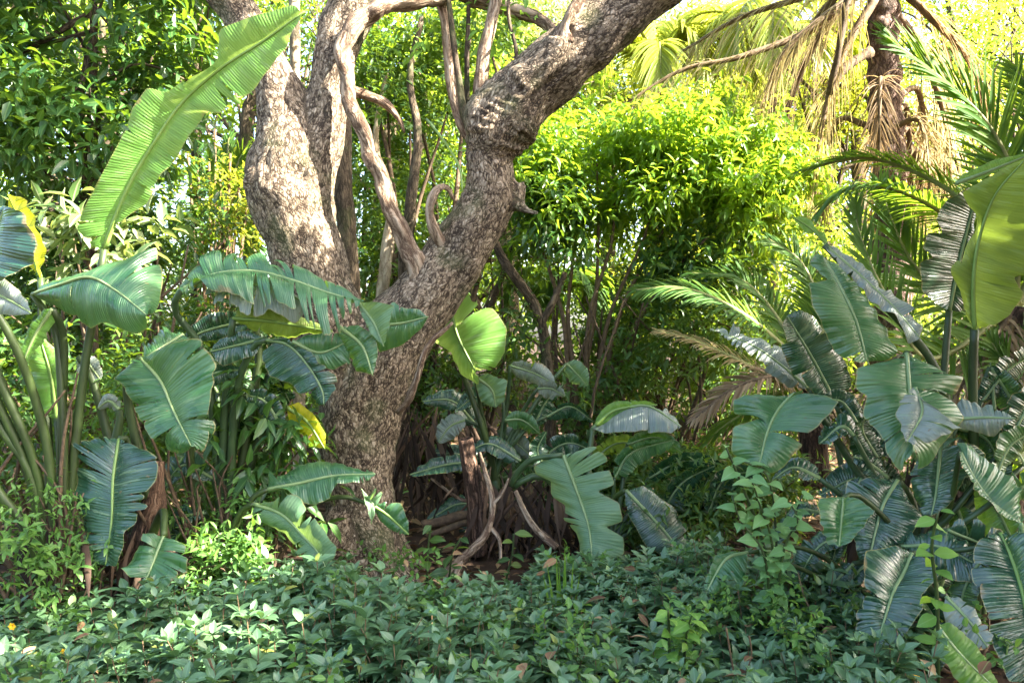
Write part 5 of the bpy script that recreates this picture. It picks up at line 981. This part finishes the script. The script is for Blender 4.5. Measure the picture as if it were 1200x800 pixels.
def wood():
    ells = []; r = np.random.default_rng(31)
    for q in range(130):
        x = r.uniform(-26, 26); y = r.uniform(19, 27); top = 12.5+r.uniform(-1, 1.5) if x < 3 or x > 12 else 9.5+r.uniform(-1.5, 1.5)
        ells.append((np.array([x, y, r.uniform(1., top)]), np.array([2.4, 1.6, 1.5])))
    a = foliage_arrays(ells, 19000, 5, .34, 32, tl=.8, thr=-.6, f=.9, kind='simple', gaps=False)
    o = leaves_obj('far_wood', *a[:6], M['far'], None, 'simple')
    tag(o, 'distant wood closing off the view behind all the trees', 'wood', kind='stuff')
wood()
# unseen trees added right of the clearing to keep the sun off its floor
for k, (x, y, z, rr, lab) in enumerate([(4.4, 3.6, 4.9, 1.5, 'added shade tree right of the clearing beside the paddle leaf clump'), (6.3, 2.2, 5.3, 2., 'added shade tree right of the clearing with the widest crown'), (8.6, 1.0, 6., 2.1, 'tallest added shade tree at the right standing behind the viewer'), (4.0, 2.2, 3.1, 1.2, 'short bushy shade tree added right of the ground cover'), (6.0, .3, 4., 1.6, 'bushy shade tree added right of the viewer'), (3.6, .9, 3.4, 1.2, 'short bushy shade tree added nearest the viewer at right'), (5.7, 5.3, 5.4, 1.6, 'added shade tree right of the young palm')]):
    r = np.random.default_rng(600+k)
    ells = [(np.array([x, y, z])+r.uniform(-.6, .6, 3)*[rr, rr, rr*1.0], np.array([rr, rr, rr])*r.uniform(.4, .6)) for q in range(8)]
    root = thing('added_shade_tree', lab, 'tree', (x, y, 0))
    a = foliage_arrays(ells, 2600, 7, .17, 620+k, thr=-.9, tl=.4, asp=.5, kind='simple')
    leaves_obj('crown', *a[:6], M['under'], root, 'simple')
    MB().tube(catmull([(x, y, -.1), (x+.1, y, z*.5), (x, y+.1, z+.5)], 20), np.linspace(.16, .05, 20), 10, .08, k).build('trunk', M['slim'], root)

# ------------------------------------------------------------------ small things on the floor
def fallen(label, pts, k, mat='dead', twigs=()):
    root = thing('fallen_branch', label, 'branch', P(*pts[0][:3]))
    p, r = pxpath(pts, 26); MB().tube(p, r, 8, .14, k).build('limb', M[mat], root)
    for t in twigs:
        p, r = pxpath(t, 14); MB().tube(p, r, 6, .1, k).build('twig', M[mat], root)
fallen('pale forked dead branch propped up on the litter right of the trunk', [(508, 685, 5.3, 6), (540, 655, 5.35, 5.5), (568, 628, 5.4, 4.5), (578, 590, 5.5, 3.5), (568, 552, 5.6, 3), (562, 530, 5.6, 2)], 1,
       twigs=[[(540, 655, 5.35, 5), (535, 675, 5.3, 5), (545, 690, 5.2, 4)], [(572, 615, 5.45, 3), (585, 632, 5.4, 2.5), (587, 660, 5.3, 2)], [(577, 592, 5.5, 2.5), (590, 575, 5.5, 2), (596, 560, 5.5, 1.2)]])
fallen('thin pale stick leaning in the dry leaves near the pale split leaf', [(652, 642, 5.5, 4), (630, 622, 5.55, 4), (615, 600, 5.6, 3.5), (604, 575, 5.65, 2.5)], 2)
fallen('dark rotten branch lying flat behind the pale dead branch', [(495, 615, 6.2, 5), (540, 605, 6.2, 6), (590, 600, 6.2, 5)], 3, 'twig', twigs=[[(500, 628, 6.1, 4), (550, 612, 6.1, 4), (600, 612, 6.1, 3)]])
fallen('thin bare stick slanting in the gloom right of the trunk', [(556, 590, 6.4, 2), (535, 582, 6.4, 2), (505, 560, 6.4, 1.5)], 4)
def stump():
    root = thing('hollow_stump', 'short hollow broken stump standing upright behind the dead branch', 'stump', P(556, 640, 5.9))
    po, ro = pxpath([(560, 650, 5.9, 11), (556, 590, 5.9, 10), (551, 550, 5.88, 9.5), (545, 514, 5.85, 9)], 24)
    V1, q1, _, b1 = tube_arrays(po, ro, 18, .12, 5, cap=False); V2, q2, _, b2 = tube_arrays(po[8:], ro[8:]*.72, 18, .12, 5, cap=False)
    n1 = len(V1); ring = np.array([(n1-18+j, n1-18+(j+1) % 18, n1+len(V2)-18+(j+1) % 18, n1+len(V2)-18+j) for j in range(18)])
    build('shell', np.vstack([V1, V2]), [np.vstack([q1, q2[:, ::-1]+n1, ring])], M['sheath'], root, {'bk': np.vstack([b1, b2])})
    p, r = pxpath([(566, 650, 5.85, 6), (565, 580, 5.84, 5), (560, 545, 5.83, 2)], 14); MB().tube(p, r, 7, .2, 3).build('splinter', M['sheath'], root)
stump()
def sprig(name, label, cat, base, pts, n, L, mat, seed, kind='cordate', spread=1.2, smat='petiole', asp=.8):
    root = thing(name, label, cat, base); rng = np.random.default_rng(seed)
    pos, ax, nr = [], [], []
    for i, s in enumerate(pts):
        p, r = pxpath(s, 20); MB().tube(p, r, 6, .05, i).build('stem', M[smat], root)
        T = nz(np.gradient(p, axis=0))
        for k in range(n):
            f = int(4+15*k/max(1, n-1)); a = k*2.4+i
            d = nz(np.array([math.cos(a)*spread, math.sin(a)*spread, rng.uniform(-.5, .3)])+T[f]*.3); pos.append(p[f]+d*.006); ax.append(d+[0, 0, -.25]); nr.append(np.array([rng.normal()*.3, -.5+rng.normal()*.3, .8]))
    pos, ax, nr = map(np.array, (pos, ax, nr)); Ls = L*rng.uniform(.6, 1.2, len(pos))
    leaves_obj('foliage', pos, ax, nr, Ls, Ls*asp, rng.random(len(pos)), M[mat], root, kind)
sprig('heart_leaved_shrub', 'pale green heart leaved shrub standing before the right clump', 'shrub', P(895, 730, 4.0),
      [[(905, 730, 4., 2), (895, 640, 4., 2), (870, 570, 3.95, 1.5), (850, 522, 3.9, 1)], [(905, 730, 4., 2), (905, 640, 3.95, 1.5), (890, 590, 3.9, 1.2), (880, 560, 3.85, 1)], [(905, 730, 4., 2), (915, 660, 4., 1.5), (930, 610, 3.95, 1), (940, 580, 3.9, 1)], [(905, 730, 4., 2), (895, 650, 3.9, 1.5), (868, 610, 3.9, 1), (858, 580, 3.9, 1)], [(905, 730, 4., 2), (910, 640, 4.05, 1.5), (900, 560, 4., 1), (870, 540, 4., 1)], [(905, 730, 4., 2), (920, 640, 3.9, 1.5), (935, 610, 3.85, 1), (925, 588, 3.85, 1)]], 16, .085, 'heart', 701)
sprig('lime_seedling', 'lime green seedling in front of the dark right hand leaves', 'seedling', P(1098, 790, 3.35),
      [[(1100, 800, 3.35, 2), (1098, 700, 3.3, 2.4), (1092, 640, 3.25, 2), (1100, 598, 3.2, 1.2)]], 19, .085, 'lime', 702, asp=.6, kind='oval')
sprig('lime_seedling', 'lime green seedling rising from the ground cover below the heart leaved shrub', 'seedling', P(782, 770, 3.6),
      [[(785, 790, 3.5, 1.5), (784, 740, 3.45, 1.8), (783, 715, 3.4, 1.2)], [(800, 790, 3.5, 1.8), (805, 740, 3.45, 1.6), (812, 718, 3.4, 1)]], 13, .085, 'lime', 703, asp=.55, kind='oval')
sprig('green_sapling', 'small leafy seedling at the foot of the trunk', 'seedling', P(375, 690, 4.95), [[(380, 690, 5., 1.5), (378, 660, 5., 1.2), (372, 640, 5., 1)], [(400, 690, 5., 1.5), (400, 660, 5., 1.2), (410, 645, 5., 1)]], 9, .07, 'creeper', 704, asp=.5, kind='oval')
sprig('seedling', 'seedling with shiny leaves among litter right of the trunk', 'seedling', P(500, 690, 5.15), [[(500, 690, 5.2, 1.5), (502, 640, 5.2, 1.2), (505, 615, 5.2, 1)], [(525, 690, 5.1, 1.5), (530, 650, 5.1, 1.2), (540, 630, 5.1, 1)], [(590, 690, 5.2, 1.5), (600, 650, 5.2, 1.2), (602, 625, 5.2, 1)]], 8, .11, 'under', 705, asp=.5, kind='oval')
sprig('dry_stalk', 'leafless dry reddish stalk with one bud above the ground cover', 'stalk', P(860, 780, 3.4), [[(862, 800, 3.4, 1.2), (855, 760, 3.35, 1.2), (851, 735, 3.3, 1.2)], [(868, 800, 3.4, 1), (880, 770, 3.35, 1), (878, 745, 3.3, 1)]], 1, .075, 'litter', 706, smat='stem_red', asp=.5, kind='oval')
sprig('dry_stalk', 'thin dry stalk arching over the ground cover near the right clump', 'stalk', P(935, 760, 3.9), [[(985, 745, 3.8, 1), (960, 730, 3.9, 1), (943, 700, 3.95, 1), (935, 670, 4., 1)]], 1, .03, 'litter', 707, smat='stem_red')
def grass():
    root = tag(thing('grass_tuft', 'tuft of tall fresh grass blades in the ground cover centre', 'grass tuft', P(652, 720, 4.4)))
    rng = np.random.default_rng(8); mb = MB()
    for k, (x0, x1, y1) in enumerate([(652, 641, 660), (655, 652, 648), (660, 662, 640), (663, 662, 636), (667, 672, 655), (648, 636, 670), (658, 655, 660), (670, 680, 670)]):
        p = catmull([P(x0, 730, 4.4), P((x0+x1)/2, (730+y1)/2, 4.38), P(x1, y1, 4.3+rng.uniform(-.06, .06))], 10); w = np.linspace(.011, .0008, 10)
        V = np.concatenate([p-[1, 0, 0]*w[:, None], p+np.array([0, .004, 0]), p+[1, 0, 0]*w[:, None]]); I = np.arange(30).reshape(3, 10)
        q = np.concatenate([np.stack([I[j, :-1], I[j, 1:], I[j+1, 1:], I[j+1, :-1]], -1) for j in (0, 1)]); mb.add(V, q, [], rnd=np.full(30, rng.random()), lx=np.repeat([1., .3, 1.], 10))
    mb.build('blade', M['lime'], root)
grass()
def lone_leaf():
    root = strel('single young paddle leaf poking out of the ground cover', P(503, 735, 4.3))
    blade(root, [(503, 732), (500, 712), (512, 690)], [(522, 728), (524, 710), (520, 692)], [(494, 728), (492, 708), (502, 692)], Y=(4.2, 4.15), tears=1, seed=801, mat='blade', stalk=[(503, 760, 4.3)], sr=(3, 2))
lone_leaf()
def flower(label, x, y, Y, k):
    root = thing('yellow_flower', label, 'flower', P(x, y+14, Y), 'small yellow flowers in the ground cover')
    c = P(x, y, Y); a = np.arange(6)*1.047+k
    ax = np.stack([np.cos(a), -.5+0*a, np.sin(a)], 1); nr = np.tile([0, -1., .4], (6, 1))
    leaves_obj('petals', np.tile(c, (6, 1)), ax, nr, np.full(6, .02), np.full(6, .017), np.linspace(0, 1, 6), M['flower'], root, 'heart')
    MB().tube(np.array([P(x, y+40, Y), c]), [.002, .0015], 5).build('stem', M['petiole'], root)
flower('small yellow flower in the ground cover at lower left', 76, 763, 3.45, 0)
flower('small yellow flower in the corner ground cover near the far left edge', 15, 733, 3.6, 1)
flower('small yellow flower low beside the bottom right leaves', 1074, 789, 3.2, 2)

# ------------------------------------------------------------------ light, sky, camera
w = bpy.data.worlds.new('World'); SC.world = w; w.use_nodes = True
nt = w.node_tree; bg = nt.nodes['Background']; sky = nt.nodes.new('ShaderNodeTexSky'); sky.sky_type = 'NISHITA'; sky.sun_disc = False
el = math.asin(SUN[2]); az = math.atan2(SUN[0], SUN[1])
sky.sun_elevation = el; sky.sun_rotation = az
sky.dust_density = 4.; sky.air_density = 1.
nt.links.new(sky.outputs[0], bg.inputs[0]); bg.inputs[1].default_value = .10
sl = bpy.data.lights.new('sun', 'SUN'); sl.energy = 5.; sl.angle = math.radians(.53); sl.color = (1., .93, .8)
so = bpy.data.objects.new('sun', sl); COL.objects.link(so); so.location = (12, 2, 12)
so.rotation_euler = Vector(SUN).to_track_quat('Z', 'Y').to_euler()
cam = bpy.data.cameras.new('camera'); cam.sensor_width = 36; cam.lens = FOC/1200*36; cam.clip_end = 1000; cam.clip_start = .05
co = bpy.data.objects.new('camera', cam); COL.objects.link(co); co.location = (0, 0, CAMZ); co.rotation_euler = (math.pi/2, 0, 0); SC.camera = co
SC.view_settings.view_transform = 'Standard'; SC.view_settings.look = 'None'; SC.view_settings.gamma = 1; SC.view_settings.exposure = 3.5
try: SC.view_settings.use_curve_mapping = False
except Exception: pass
SC.cycles.max_bounces = 8; SC.cycles.diffuse_bounces = 4; SC.cycles.glossy_bounces = 3; SC.cycles.transmission_bounces = 6
